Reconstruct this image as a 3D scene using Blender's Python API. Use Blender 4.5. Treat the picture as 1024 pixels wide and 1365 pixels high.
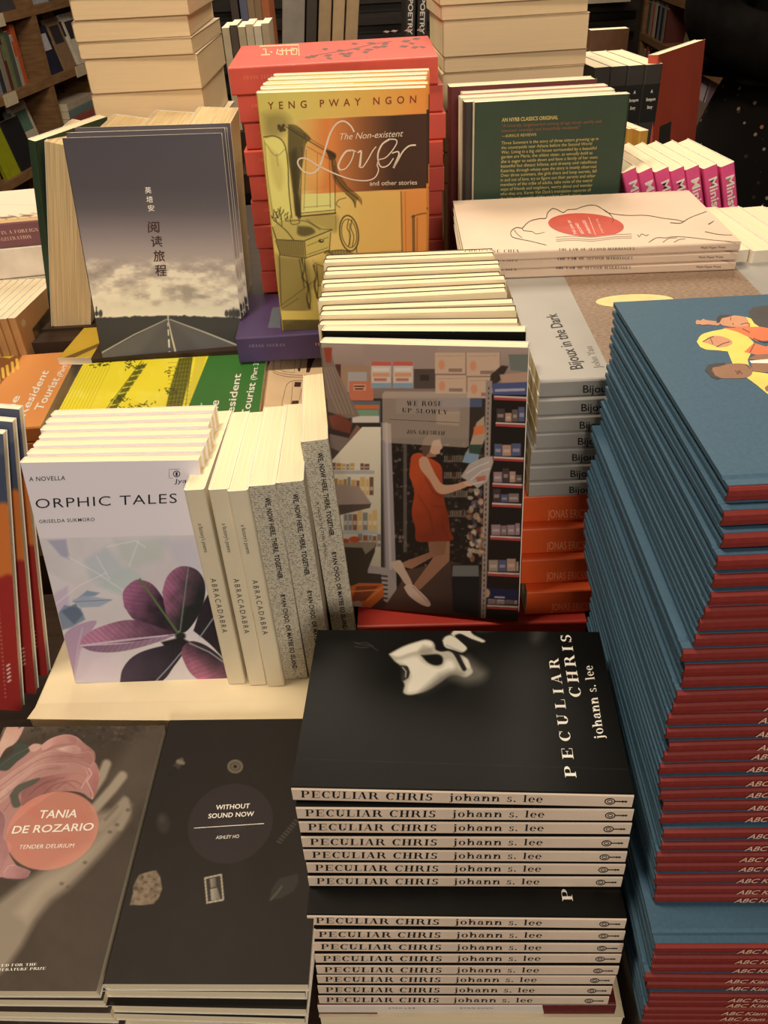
import bpy, bmesh, math, random
import numpy as np
from mathutils import Matrix, Vector, Euler

for _o in list(bpy.data.objects):
    bpy.data.objects.remove(_o, do_unlink=True)
SC = bpy.context.scene
COL = SC.collection
R_ = math.radians
rng = random.Random(7)

# ------------------------------------------------------------------ camera
IW, IH, FPX = 1024.0, 1365.0, 1105.0
PITCH, ROLL, CAMP = R_(36.5), R_(-3.2), np.array([0.0, 0.0, 1.35])
_F = np.array([0, math.cos(PITCH), -math.sin(PITCH)])
_U0 = np.array([0, math.sin(PITCH), math.cos(PITCH)])
_R0 = np.array([1.0, 0, 0])
_Rr = math.cos(ROLL) * _R0 + math.sin(ROLL) * _U0
_Ur = -math.sin(ROLL) * _R0 + math.cos(ROLL) * _U0
cam_d = bpy.data.cameras.new('camera')
cam_d.sensor_fit = 'VERTICAL'
cam_d.sensor_height = 36.0
cam_d.lens = FPX * 36.0 / IH
cam_d.clip_start = 0.02
cam_d.clip_end = 50
cam = bpy.data.objects.new('camera', cam_d)
COL.objects.link(cam)
_m = Matrix.Identity(4)
for i in range(3):
    _m[i][0], _m[i][1], _m[i][2], _m[i][3] = _Rr[i], _Ur[i], -_F[i], CAMP[i]
cam.matrix_world = _m
SC.camera = cam

# ------------------------------------------------------------------ world, lights, exposure
SC.view_settings.view_transform = 'Standard'
SC.view_settings.look = 'None'
SC.view_settings.gamma = 1.0
SC.view_settings.use_curve_mapping = False
SC.view_settings.exposure = -0.12
W = bpy.data.worlds.new('shop_ambient')
SC.world = W
W.use_nodes = True
W.node_tree.nodes['Background'].inputs[0].default_value = (1.0, 0.86, 0.70, 1)
W.node_tree.nodes['Background'].inputs[1].default_value = 0.13

def area(name, loc, target, size, power, col, size_y=None):
    d = bpy.data.lights.new(name, 'AREA')
    d.energy = power
    d.color = col
    d.size = size
    if size_y:
        d.shape = 'RECTANGLE'
        d.size_y = size_y
    o = bpy.data.objects.new(name, d)
    COL.objects.link(o)
    o.location = loc
    o.rotation_euler = (Vector(target) - Vector(loc)).to_track_quat('-Z', 'Y').to_euler()
    o['kind'] = 'structure'
    return o

WARM = (1.0, 0.83, 0.62)
area('track_lamp_over_table', (-0.42, 0.55, 2.5), (-0.05, 0.75, 1.0), 0.28, 20, (1.0, 0.81, 0.57))
area('fill_light_behind_camera', (0.32, -1.6, 2.1), (0.0, 0.7, 0.95), 0.5, 27, (1.0, 0.86, 0.71))  # unseen fill light, added to brighten spines and covers facing the camera
area('track_lamp_above_aisle', (0.75, 1.75, 2.6), (0.1, 0.7, 0.95), 0.25, 8, WARM)
area('ceiling_panel_over_shop', (0.1, 2.6, 2.75), (0.0, 2.6, 0.0), 1.2, 55, (1.0, 0.84, 0.64))

# ------------------------------------------------------------------ helpers: points of the photo on known planes
def ray(px, py):
    return _F + _Rr * ((px - IW / 2) / FPX) - _Ur * ((py - IH / 2) / FPX)
def onz(px, py, z):
    r = ray(px, py)
    return CAMP + r * ((z - CAMP[2]) / r[2])
def ony(px, py, y):
    r = ray(px, py)
    return CAMP + r * ((y - CAMP[1]) / r[1])
def onplane(px, py, p0, n):
    r = ray(px, py)
    return CAMP + r * (np.dot(np.asarray(p0) - CAMP, n) / np.dot(r, n))
def proj(P):
    d = np.asarray(P, float) - CAMP
    zz = d @ _F
    return (IW / 2 + FPX * (d @ _Rr) / zz, IH / 2 - FPX * (d @ _Ur) / zz)

# ------------------------------------------------------------------ materials
def lin(c):
    c = np.asarray(c, float) / 255.0
    return np.where(c <= 0.04045, c / 12.92, ((c + 0.055) / 1.055) ** 2.4)
_M = {}
def mat(name, rgb, rough=0.55, var=0.06, scale=60.0, stretch=(1, 1, 1), spec=0.4, bump=0.0, coat=0.0, metal=0.0):
    """procedural surface: base colour varied by noise along the object's own axes"""
    if name in _M:
        return _M[name]
    m = bpy.data.materials.new(name)
    m.use_nodes = True
    nt = m.node_tree
    b = nt.nodes['Principled BSDF']
    c = lin(rgb)
    tc = nt.nodes.new('ShaderNodeTexCoord')
    mp = nt.nodes.new('ShaderNodeMapping')
    mp.inputs['Scale'].default_value = stretch
    nz = nt.nodes.new('ShaderNodeTexNoise')
    nz.inputs['Scale'].default_value = scale
    nz.inputs['Detail'].default_value = 4
    rp = nt.nodes.new('ShaderNodeValToRGB')
    rp.color_ramp.elements[0].position = 0.3
    rp.color_ramp.elements[1].position = 0.7
    rp.color_ramp.elements[0].color = (*np.clip(c * (1 - var * 2), 0, 1), 1)
    rp.color_ramp.elements[1].color = (*np.clip(c * (1 + var), 0, 1), 1)
    nt.links.new(tc.outputs['Object'], mp.inputs[0])
    nt.links.new(mp.outputs[0], nz.inputs['Vector'])
    nt.links.new(nz.outputs[0], rp.inputs[0])
    nt.links.new(rp.outputs[0], b.inputs['Base Color'])
    b.inputs['Roughness'].default_value = rough
    b.inputs['Specular IOR Level'].default_value = spec
    b.inputs['Metallic'].default_value = metal
    if coat:
        b.inputs['Coat Weight'].default_value = coat
        b.inputs['Coat Roughness'].default_value = 0.2
    if bump:
        bp = nt.nodes.new('ShaderNodeBump')
        bp.inputs['Strength'].default_value = bump
        bp.inputs['Distance'].default_value = 0.001
        nt.links.new(nz.outputs[0], bp.inputs['Height'])
        nt.links.new(bp.outputs[0], b.inputs['Normal'])
    _M[name] = m
    return m
def page_mat(name, rgb, var=0.10):
    """paper block: fine lines across the thickness (local z)"""
    return mat(name, rgb, rough=0.8, var=var, scale=1.0, stretch=(12, 12, 1500), spec=0.1, bump=0.1)
def art_mat(rough=0.42, spec=0.25):
    k = 'printed_cover_%d' % int(rough * 100)
    if k in _M:
        return _M[k]
    m = bpy.data.materials.new(k)
    m.use_nodes = True
    nt = m.node_tree
    b = nt.nodes['Principled BSDF']
    a = nt.nodes.new('ShaderNodeAttribute')
    a.attribute_name = 'print'
    nt.links.new(a.outputs['Color'], b.inputs['Base Color'])
    b.inputs['Roughness'].default_value = rough
    b.inputs['Specular IOR Level'].default_value = spec
    _M[k] = m
    return m

PAGE = page_mat('cream_page_edges', (243, 229, 196), 0.06)
PAGE_W = page_mat('white_page_edges', (240, 228, 206), 0.07)
PAGE_D = page_mat('aged_page_edges', (218, 194, 150), 0.16)
INK = mat('black_ink', (26, 24, 23), 0.6, 0.02)
WHITE = mat('white_ink', (240, 236, 228), 0.6, 0.02)

# ------------------------------------------------------------------ mesh builder
class MB:
    def __init__(s):
        s.v, s.f, s.m, s.c, s.mats = [], [], [], [], []
        s.n = 0
    def mi(s, m):
        if m not in s.mats:
            s.mats.append(m)
        return s.mats.index(m)
    def add(s, verts, faces, m, col=None):
        verts = np.asarray(verts, float).reshape(-1, 3)
        k = s.mi(m)
        s.v.append(verts)
        b = s.n
        if isinstance(faces, np.ndarray):
            s.f.extend((faces + b).tolist())
        else:
            s.f.extend([[i + b for i in f] for f in faces])
        s.m.extend([k] * len(faces))
        s.c.append(np.ones((len(verts), 3)) if col is None else np.asarray(col, float))
        s.n += len(verts)
    def box(s, a, b, m):
        x0, y0, z0 = a
        x1, y1, z1 = b
        s.add([(x0, y0, z0), (x1, y0, z0), (x1, y1, z0), (x0, y1, z0), (x0, y0, z1), (x1, y0, z1), (x1, y1, z1), (x0, y1, z1)],
              [(3, 2, 1, 0), (4, 5, 6, 7), (0, 1, 5, 4), (1, 2, 6, 5), (2, 3, 7, 6), (3, 0, 4, 7)], m)
    def mesh(s, name):
        me = bpy.data.meshes.new(name)
        V = np.concatenate(s.v)
        me.from_pydata(V.tolist(), [], s.f)
        for m in s.mats:
            me.materials.append(m)
        me.polygons.foreach_set('material_index', s.m)
        C = np.concatenate(s.c)
        if (C != 1).any():
            a = me.color_attributes.new('print', 'FLOAT_COLOR', 'POINT')
            a.data.foreach_set('color', np.concatenate([C, np.ones((len(C), 1))], 1).astype(np.float32).ravel())
        me.update()
        return me
    def obj(s, name, parent=None):
        o = bpy.data.objects.new(name, s.mesh(name))
        COL.objects.link(o)
        if parent:
            o.parent = parent
        return o

def tag(o, label=None, cat=None, group=None, kind=None):
    if label: o['label'] = label
    if cat: o['category'] = cat
    if group: o['group'] = group
    if kind: o['kind'] = kind
    return o
def empty(name, M, label, cat, group=None):
    o = bpy.data.objects.new(name, None)
    o.empty_display_size = 0.03
    COL.objects.link(o)
    o.matrix_world = M
    return tag(o, label, cat, group)

# ------------------------------------------------------------------ lettering
_TC = {}
def sans(s, bold=0.0, spacing=1.0):
    k = (s, bold, spacing)
    if k not in _TC:
        c = bpy.data.curves.new('lettering', 'FONT')
        c.body = s
        c.size = 1
        c.offset = bold
        c.space_character = spacing
        c.resolution_u = 3
        o = bpy.data.objects.new('lettering', c)
        COL.objects.link(o)
        me = o.evaluated_get(bpy.context.evaluated_depsgraph_get()).to_mesh()
        V = np.array([v.co[:2] for v in me.vertices])
        F = [tuple(p.vertices) for p in me.polygons]
        o.evaluated_get(bpy.context.evaluated_depsgraph_get()).to_mesh_clear()
        bpy.data.objects.remove(o)
        bpy.data.curves.remove(c)
        _TC[k] = (V, F, 0.729)
    return _TC[k]

# a high-contrast serif alphabet drawn from stems, hairlines, serifs and bowls (cap height 1)
def _serif_glyph(ch):
    P = []
    T, HL, SF = 0.20, 0.05, 0.05
    def rect(x0, y0, x1, y1): P.append([(x0, y0), (x1, y0), (x1, y1), (x0, y1)])
    def bar(x0, y0, x1, y1, w): P.append([(x0 - w / 2, y0), (x0 + w / 2, y0), (x1 + w / 2, y1), (x1 - w / 2, y1)])
    def stem(x, y0=0, y1=1, w=T, sb=1, st=1, sw=0.1):
        rect(x, y0, x + w, y1)
        if sb: rect(x - sw, y0, x + w + sw, y0 + SF)
        if st: rect(x - sw, y1 - SF, x + w + sw, y1)
    def bowl(cx, cy, rx, ry, a0, a1, wx, wy, n=14):
        """arc band: thick wx at the sides, wy at top and bottom"""
        pts = []
        for i in range(n + 1):
            a = R_(a0 + (a1 - a0) * i / n)
            pts.append(((cx + rx * math.cos(a), cy + ry * math.sin(a)), (cx + (rx - wx) * math.cos(a), cy + (ry - wy) * math.sin(a))))
        for (o1, i1), (o2, i2) in zip(pts, pts[1:]):
            P.append([o1, o2, i2, i1])
    def dot(x, y, r): P.append([(x + r * math.cos(k * math.pi / 5), y + r * math.sin(k * math.pi / 5)) for k in range(10)])
    adv = 0.8
    if ch == 'P': stem(.1); rect(.3, .965, .5, 1); rect(.3, .46, .5, .495); bowl(.48, .73, .3, .27, -90, 90, .19, HL); adv = .88
    elif ch == 'B': stem(.1); rect(.3, .965, .45, 1); rect(.3, .5, .48, .535); rect(.3, 0, .5, .035); bowl(.45, .76, .26, .24, -90, 90, .18, HL); bowl(.48, .26, .3, .26, -90, 90, .2, HL); adv = .88
    elif ch == 'R': stem(.1); rect(.3, .965, .48, 1); rect(.3, .48, .5, .515); bowl(.46, .74, .29, .26, -90, 90, .19, HL); bar(.82, 0, .56, .5, .2); rect(.72, 0, .98, .035); adv = 1.0
    elif ch == 'E': stem(.1); rect(.3, .965, .74, 1); rect(.3, 0, .76, .035); rect(.3, .49, .56, .525); rect(.71, .7, .745, 1); rect(.735, 0, .77, .32); rect(.54, .37, .57, .64); adv = .86
    elif ch == 'F': stem(.1); rect(.3, .965, .74, 1); rect(.3, .49, .56, .525); rect(.71, .7, .745, 1); rect(.54, .37, .57, .64); adv = .8
    elif ch == 'L': stem(.1); rect(.3, 0, .74, .035); rect(.71, 0, .745, .36); adv = .82
    elif ch == 'I': stem(.1); adv = .42
    elif ch == 'J': stem(.25, .2, 1, sb=0); bowl(.22, .2, .23, .24, -180, 0, .2, .05); dot(.08, .22, .09); adv = .58
    elif ch == 'H': stem(.1); stem(.62); rect(.3, .48, .62, .515); adv = .96
    elif ch == 'N': stem(.12, w=.04); stem(.72, w=.04, sb=0); bar(.74, 0, .16, 1, .2); adv = .92
    elif ch == 'M': stem(.12, w=.04); stem(.82); bar(.5, 0, .17, 1, .2); bar(.5, 0, .86, 1, .05); adv = 1.16
    elif ch == 'W': bar(.34, 0, .1, 1, .2); bar(.34, 0, .58, 1, .045); bar(.76, 0, .56, 1, .2); bar(.76, 0, 1.0, 1, .045); rect(-.06, .965, .3, 1); rect(.88, .965, 1.12, 1); adv = 1.15
    elif ch == 'A': bar(.1, 0, .42, 1, .045); bar(.7, 0, .42, 1, .2); rect(.22, .3, .6, .335); rect(-.02, 0, .24, .035); rect(.55, 0, .88, .035); adv = .9
    elif ch == 'T': stem(.32, st=0); rect(0, .965, .84, 1); rect(0, .7, .035, 1); rect(.805, .7, .84, 1); adv = .88
    elif ch == 'U': stem(.08, .3, 1, sb=0); bowl(.4, .3, .32, .31, 180, 360, .2, .05); stem(.68, .3, 1, w=.04, sb=0); adv = .88
    elif ch == 'Y': bar(.4, .42, .12, 1, .2); bar(.42, .42, .74, 1, .045); stem(.31, 0, .45, st=0); rect(-.04, .965, .32, 1); rect(.6, .965, .86, 1); adv = .86
    elif ch == 'V': bar(.4, 0, .12, 1, .2); bar(.4, 0, .72, 1, .045); rect(-.04, .965, .32, 1); rect(.58, .965, .86, 1); adv = .86
    elif ch == 'Z': rect(.05, .965, .7, 1); rect(.05, 0, .72, .035); bar(.15, 0, .6, 1, .2); rect(.05, .7, .08, 1); rect(.69, 0, .72, .3); adv = .8
    elif ch == 'K': stem(.1); bar(.32, .45, .7, 1, .05); bar(.78, 0, .42, .6, .2); adv = .92
    elif ch in 'CG':
        bowl(.45, .5, .42, .52, 45, 315, .21, .04); rect(.72, .66, .755, 1)
        if ch == 'G': rect(.62, 0, .8, .42); rect(.54, .4, .88, .435)
        adv = .84 if ch == 'C' else .92
    elif ch in 'OQ': bowl(.47, .5, .43, .52, 0, 360, .21, .04, 28); adv = .94
    elif ch == 'D': stem(.1); rect(.3, .965, .42, 1); rect(.3, 0, .42, .035); bowl(.42, .5, .44, .5, -90, 90, .21, HL); adv = .96
    elif ch == 'S': bowl(.36, .74, .26, .27, 25, 270, .16, .06); bowl(.36, .27, .3, .28, -155, 90, .17, .06); rect(.58, .72, .61, 1); rect(.06, 0, .09, .3); adv = .72
    elif ch == 'j': rect(.14, 0, .3, .68); rect(.04, .645, .3, .68); bowl(.1, 0, .2, .26, -130, 0, .15, .05); dot(.22, .9, .1); adv = .42
    elif ch == 'o': bowl(.32, .33, .3, .35, 0, 360, .16, .035, 22); adv = .66
    elif ch == 'h': rect(.1, 0, .26, 1); rect(.0, .965, .26, 1); rect(.02, 0, .34, .03); rect(.52, 0, .68, .4); rect(.44, 0, .76, .03); bowl(.45, .4, .23, .29, 0, 180, .16, .05); adv = .78
    elif ch == 'n': rect(.1, 0, .26, .68); rect(.0, .645, .26, .68); rect(.02, 0, .34, .03); rect(.52, 0, .68, .4); rect(.44, 0, .76, .03); bowl(.45, .4, .23, .29, 0, 180, .16, .05); adv = .78
    elif ch == 'a': rect(.4, .05, .55, .48); bowl(.35, .46, .2, .23, 0, 160, .15, .04); dot(.17, .5, .08); bowl(.28, .19, .24, .2, 60, 330, .15, .04); rect(.5, 0, .66, .04); adv = .66
    elif ch == 's': bowl(.26, .5, .18, .19, 25, 270, .11, .04); bowl(.26, .17, .21, .19, -155, 90, .12, .04); rect(.4, .48, .43, .68); rect(.05, 0, .08, .2); adv = .5
    elif ch == 'l': rect(.1, 0, .26, 1); rect(.0, .965, .26, 1); rect(.0, 0, .36, .03); adv = .38
    elif ch == 'e': bowl(.3, .33, .28, .35, 0, 320, .16, .035, 20); rect(.16, .34, .57, .37); adv = .6
    elif ch == '.': dot(.14, .08, .09); adv = .3
    elif ch == ' ': adv = .4
    return P, adv
def serif(s, spacing=0.08, bold=0.0):
    V, F, x = [], [], 0.0
    for ch in s:
        P, adv = _serif_glyph(ch)
        for p in P:
            F.append(tuple(range(len(V), len(V) + len(p))))
            V.extend([(q[0] + x, q[1]) for q in p])
        x += adv + spacing
    return np.array(V), F, 1.0
# ------------------------------------------------------------------ painting of printed covers (one vertex per print dot)
def homography(src, dst):
    A, b = [], []
    for (x, y), (u, v) in zip(src, dst):
        A.append([x, y, 1, 0, 0, 0, -u * x, -u * y]); b.append(u)
        A.append([0, 0, 0, x, y, 1, -v * x, -v * y]); b.append(v)
    h = np.linalg.solve(np.array(A, float), np.array(b, float))
    return np.append(h, 1).reshape(3, 3)
def hmap(H, P):
    P = np.asarray(P, float).reshape(-1, 2)
    q = np.c_[P, np.ones(len(P))] @ H.T
    return q[:, :2] / q[:, 2:]

def value_noise(X, Y, seed=0):
    def hsh(i, j):
        n = (i * 374761393 + j * 668265263 + seed * 974711) & 0x7fffffff
        n = ((n ^ (n >> 13)) * 1274126177) & 0x7fffffff
        return ((n ^ (n >> 16)) & 0xffff) / 65535.0
    i, j = np.floor(X).astype(np.int64), np.floor(Y).astype(np.int64)
    fx, fy = X - i, Y - j
    fx, fy = fx * fx * (3 - 2 * fx), fy * fy * (3 - 2 * fy)
    return (hsh(i, j) * (1 - fx) + hsh(i + 1, j) * fx) * (1 - fy) + (hsh(i, j + 1) * (1 - fx) + hsh(i + 1, j + 1) * fx) * fy
def fbm(X, Y, seed=0, octs=4):
    s, a, t = 0, 1.0, 0
    for o in range(octs):
        s = s + a * value_noise(X * 2 ** o, Y * 2 ** o, seed + o * 17)
        t += a
        a *= 0.55
    return s / t

class Canvas:
    """colours at given points; all marks are given in the coordinates X, Y"""
    def __init__(s, X, Y, aa=0.8):
        s.X, s.Y, s.aa = X, Y, aa
        s.C = np.ones((len(X), 3)) * 128.0
    def near(s, pts, pad):
        p = np.asarray(pts, float)
        return np.nonzero((s.X > p[:, 0].min() - pad) & (s.X < p[:, 0].max() + pad) & (s.Y > p[:, 1].min() - pad) & (s.Y < p[:, 1].max() + pad))[0]
    def put(s, idx, mask, c, a=1.0):
        c = np.asarray(c, float)
        m = (np.clip(mask, 0, 1) * a)[:, None]
        s.C[idx] = s.C[idx] * (1 - m) + c * m
    def fill(s, c):
        s.C[:] = c
    def blend(s, mask, c, a=1.0):
        s.put(np.arange(len(s.X)), mask, c, a)
    def ramp(s, T, stops):
        t = [q[0] for q in stops]
        for k in range(3):
            s.C[:, k] = np.interp(T, t, [q[1][k] for q in stops])
    @staticmethod
    def segdist(x, y, a, b):
        ax, ay = a; bx, by = b
        dx, dy = bx - ax, by - ay
        t = np.clip(((x - ax) * dx + (y - ay) * dy) / (dx * dx + dy * dy + 1e-12), 0, 1)
        return np.hypot(x - ax - t * dx, y - ay - t * dy), t
    def polymask(s, pts, soft, idx):
        x, y = s.X[idx], s.Y[idx]
        ins = np.zeros(len(x), bool)
        d = np.full(len(x), 1e9)
        n = len(pts)
        for i in range(n):
            a, b = pts[i], pts[(i + 1) % n]
            d = np.minimum(d, s.segdist(x, y, a, b)[0])
            c = (a[1] > y) != (b[1] > y)
            if a[1] != b[1]:
                ins ^= c & (x < (b[0] - a[0]) * (y - a[1]) / (b[1] - a[1]) + a[0])
        sd = np.where(ins, d, -d)
        return np.clip(sd / soft + 0.5, 0, 1)
    def poly(s, pts, c, a=1.0, soft=None):
        soft = soft or s.aa
        idx = s.near(pts, soft)
        if len(idx):
            s.put(idx, s.polymask(pts, soft, idx), c, a)
    def polyshade(s, pts, c0, c1, p0, p1, a=1.0, soft=None, tex=0.0, seed=1, tsc=0.1):
        """polygon whose print runs from c0 at p0 to c1 at p1"""
        soft = soft or s.aa
        idx = s.near(pts, soft)
        if not len(idx): return
        x, y = s.X[idx], s.Y[idx]
        dx, dy = p1[0] - p0[0], p1[1] - p0[1]
        t = np.clip(((x - p0[0]) * dx + (y - p0[1]) * dy) / (dx * dx + dy * dy), 0, 1)
        if tex:
            t = np.clip(t + tex * (fbm(x * tsc, y * tsc, seed) - 0.5), 0, 1)
        col = np.asarray(c0, float) * (1 - t[:, None]) + np.asarray(c1, float) * t[:, None]
        m = (s.polymask(pts, soft, idx) * a)[:, None]
        s.C[idx] = s.C[idx] * (1 - m) + col * m
    def ell(s, cx, cy, rx, ry, c, a=1.0, soft=None, rot=0.0):
        soft = soft or s.aa
        r = max(rx, ry) + soft
        idx = s.near([(cx - r, cy - r), (cx + r, cy + r)], 0)
        if not len(idx): return
        x, y = s.X[idx] - cx, s.Y[idx] - cy
        cr, sr = math.cos(rot), math.sin(rot)
        u, v = (x * cr + y * sr) / rx, (-x * sr + y * cr) / ry
        d = (1 - np.hypot(u, v)) * min(rx, ry)
        s.put(idx, d / soft + 0.5, c, a)
    def line(s, pts, w, c, a=1.0, soft=None, w1=None):
        soft = soft or s.aa
        idx = s.near(pts, w + soft)
        if not len(idx): return
        x, y = s.X[idx], s.Y[idx]
        best = np.full(len(x), -1e9)
        n = len(pts) - 1
        for i in range(n):
            d, t = s.segdist(x, y, pts[i], pts[i + 1])
            ww = w if w1 is None else w + (w1 - w) * (i + t) / n
            best = np.maximum(best, ww / 2 - d)
        s.put(idx, best / soft + 0.5, c, a)
    def rect(s, x0, y0, x1, y1, c, a=1.0, soft=None):
        s.poly([(x0, y0), (x1, y0), (x1, y1), (x0, y1)], c, a, soft)

def curve(pts, n=8):
    """smooth curve through the points"""
    p = np.asarray(pts, float)
    q = np.concatenate([[2 * p[0] - p[1]], p, [2 * p[-1] - p[-2]]])
    out = []
    for i in range(1, len(q) - 2):
        for k in range(n):
            t = k / n
            out.append(tuple(0.5 * (2 * q[i] + (q[i + 1] - q[i - 1]) * t + (2 * q[i - 1] - 5 * q[i] + 4 * q[i + 1] - q[i + 2]) * t * t + (3 * q[i] - q[i - 1] - 3 * q[i + 1] + q[i + 2]) * t ** 3)))
    out.append(tuple(p[-1]))
    return out

# ------------------------------------------------------------------ books
ORI = {
    'face_up': (((1, 0, 0), (0, 1, 0), (0, 0, 1)), lambda w, h, t: (0, 0, 0)),
    'spine_front': (((0, 1, 0), (-1, 0, 0), (0, 0, 1)), lambda w, h, t: (h, 0, 0)),
    'fore_front': (((0, -1, 0), (1, 0, 0), (0, 0, 1)), lambda w, h, t: (0, w, 0)),
    'stand_face': (((1, 0, 0), (0, 0, 1), (0, -1, 0)), lambda w, h, t: (0, t, 0)),
    'stand_back': (((-1, 0, 0), (0, 0, 1), (0, 1, 0)), lambda w, h, t: (w, 0, 0)),
    'stand_spine': (((0, 1, 0), (0, 0, 1), (1, 0, 0)), lambda w, h, t: (0, 0, 0)),
    'stand_fore': (((0, -1, 0), (0, 0, 1), (-1, 0, 0)), lambda w, h, t: (t, w, 0)),
}
class Book:
    """one edition: cover, page block (and a cloth spine for hardbacks); built once, copied for each copy on the table.
    own axes: x from spine to fore-edge, y from foot to head, z from back cover to front cover"""
    def __init__(s, name, w, h, t, front, spine=None, back=None, page=None, hard=False, edge=None):
        edge = edge or WHITE
        s.name, s.w, s.h, s.t, s.hard = name, w, h, t, hard
        s.front, s.spine_m, s.back = front, spine or front, back or front
        s.cov, s.pag, s.spn = MB(), MB(), None
        page = page or PAGE
        s.H = {}
        s.made = None
        if not hard:
            c = 0.0005
            r = min(0.0016, t * 0.3)
            out = [(w, t), (r * 1.2, t), (r * 0.35, t - r * 0.35), (0, t - r), (0, r), (r * 0.35, r * 0.35), (r * 1.2, 0), (w, 0)]
            inn = [(w, t - c), (r * 1.3 + c, t - c), (c + r * .5, t - c - r * .5), (c, t - r - c), (c, r + c), (c + r * .5, c + r * .5), (r * 1.3 + c, c), (w, c)]
            ms = [s.front, s.front, s.spine_m, s.spine_m, s.spine_m, s.spine_m, s.back]
            n = len(out)
            V = [(x, 0, z) for x, z in out] + [(x, h, z) for x, z in out] + [(x, 0, z) for x, z in inn] + [(x, h, z) for x, z in inn]
            for i in range(n - 1):
                s.cov.add([V[i], V[i + 1], V[n + i + 1], V[n + i]], [(0, 3, 2, 1)] if False else [(0, 1, 2, 3)], ms[i])
                j, k = 2 * n + i, 3 * n + i
                s.cov.add([V[j], V[j + 1], V[k + 1], V[k]], [(3, 2, 1, 0)], edge)
                s.cov.add([V[i], V[i + 1], V[j + 1], V[j], V[n + i], V[n + i + 1], V[k + 1], V[k]], [(0, 3, 2, 1), (4, 5, 6, 7)], edge)
            for e in (0, n - 1):
                s.cov.add([V[e], V[n + e], V[3 * n + e], V[2 * n + e]], [(0, 1, 2, 3)], edge)
            s.pag.box((c * 1.2, 0.0006, c * 1.1), (w - 0.0008, h - 0.0006, t - c * 1.1), page)
        else:
            b = 0.0027
            ov = 0.0048
            s.spn = MB()
            for z0, z1, m, sg in ((t - b, t, s.front, 1), (0, b, s.back, -1)):
                # board with a hinge groove near the spine
                g = -0.0009 * sg
                zo, zi = (z1, z0) if sg > 0 else (z0, z1)
                prof = [(0.0022, zo), (0.0065, zo), (0.0085, zo + g), (0.0105, zo), (w, zo), (w, zi), (0.0022, zi)]
                n = len(prof)
                V = [(x, 0, z) for x, z in prof] + [(x, h, z) for x, z in prof]
                F = [(i, (i + 1) % n, n + (i + 1) % n, n + i) for i in range(n)] + [tuple(range(n - 1, -1, -1)), tuple(range(n, 2 * n))]
                s.cov.add(V, F, m)
            rr = [(0.0034, t - 0.0001), (0.0012, t - 0.0006), (0.0001, t * 0.8), (-0.0003, t * 0.5), (0.0001, t * 0.2), (0.0012, 0.0006), (0.0034, 0.0001)]
            inn = [(x + 0.0018, z + (t / 2 - z) * 0.25) for x, z in rr]
            n = len(rr)
            V = [(x, 0.0002, z) for x, z in rr] + [(x, h - 0.0002, z) for x, z in rr] + [(x, 0.0002, z) for x, z in inn] + [(x, h - 0.0002, z) for x, z in inn]
            F = []
            for i in range(n - 1):
                F += [(i, i + 1, n + i + 1, n + i), (2 * n + i, 3 * n + i, 3 * n + i + 1, 2 * n + i + 1), (i, 2 * n + i, 2 * n + i + 1, i + 1), (n + i, n + i + 1, 3 * n + i + 1, 3 * n + i)]
            s.spn.add(V, F, s.spine_m)
            s.pag.box((0.003, ov, b), (w - ov, h - ov, t - b), page)
    def face(s, f):
        w, h, t = s.w, s.h, s.t
        if f == 'front': return np.array([0, 0, t]), np.array([1, 0, 0]), np.array([0, 1, 0]), np.array([0, 0, 1]), w, h
        if f == 'back': return np.array([w, 0, 0]), np.array([-1, 0, 0]), np.array([0, 1, 0]), np.array([0, 0, -1]), w, h
        if f == 'spine': return np.array([-0.0004 if s.hard else 0, h, 0]), np.array([0, -1, 0]), np.array([0, 0, 1]), np.array([-1, 0, 0]), h, t
    def px(s, f, TL, TR, BR, BL):
        """photo positions of the corners of a face, for marks given in photo pixels"""
        _, _, _, _, w, h = s.face(f)
        uv = [(0, h), (w, h), (w, 0), (0, 0)]
        s.H[f] = (homography([TL, TR, BR, BL], uv), homography(uv, [TL, TR, BR, BL]))
        return s
    def uv(s, f, P):
        return hmap(s.H[f][0], P) if f in s.H else np.asarray(P, float).reshape(-1, 2)
    def lift(s, f, UV, e):
        O, U, V, N, w, h = s.face(f)
        return O + UV[:, :1] * U + UV[:, 1:2] * V + N * e
    def part(s, f):
        return s.spn if (f == 'spine' and s.spn) else s.cov
    def text(s, f, string, p0, p1, pt, m, font='sans', bold=0.0, spacing=1.0, e=0.0002):
        V, F, cap = serif(string, 0.08 * spacing, bold) if font == 'serif' else sans(string, bold, spacing)
        a, b, c = s.uv(f, [p0, p1, pt])
        x = (V[:, :1] - V[:, 0].min()) / (V[:, 0].max() - V[:, 0].min())
        UV = a + x * (b - a) + V[:, 1:2] / cap * (c - a)
        s.part(f).add(s.lift(f, UV, e), F, m)
    def poly(s, f, pts, m, e=0.00014):
        UV = s.uv(f, pts)
        s.part(f).add(s.lift(f, UV, e), [tuple(range(len(UV)))], m)
    def ell(s, f, cx, cy, rx, ry, m, e=0.00014, rot=0.0, n=40):
        s.poly(f, [(cx + rx * math.cos(a) * math.cos(rot) - ry * math.sin(a) * math.sin(rot), cy + rx * math.cos(a) * math.sin(rot) + ry * math.sin(a) * math.cos(rot)) for a in np.linspace(0, 2 * math.pi, n, endpoint=False)], m, e)
    def ring(s, f, cx, cy, rx, ry, wd, m, e=0.0002):
        a = np.linspace(0, 2 * math.pi, 28)
        s.stroke(f, [(cx + rx * math.cos(q), cy + ry * math.sin(q)) for q in a], wd, m, e=e)
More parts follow.
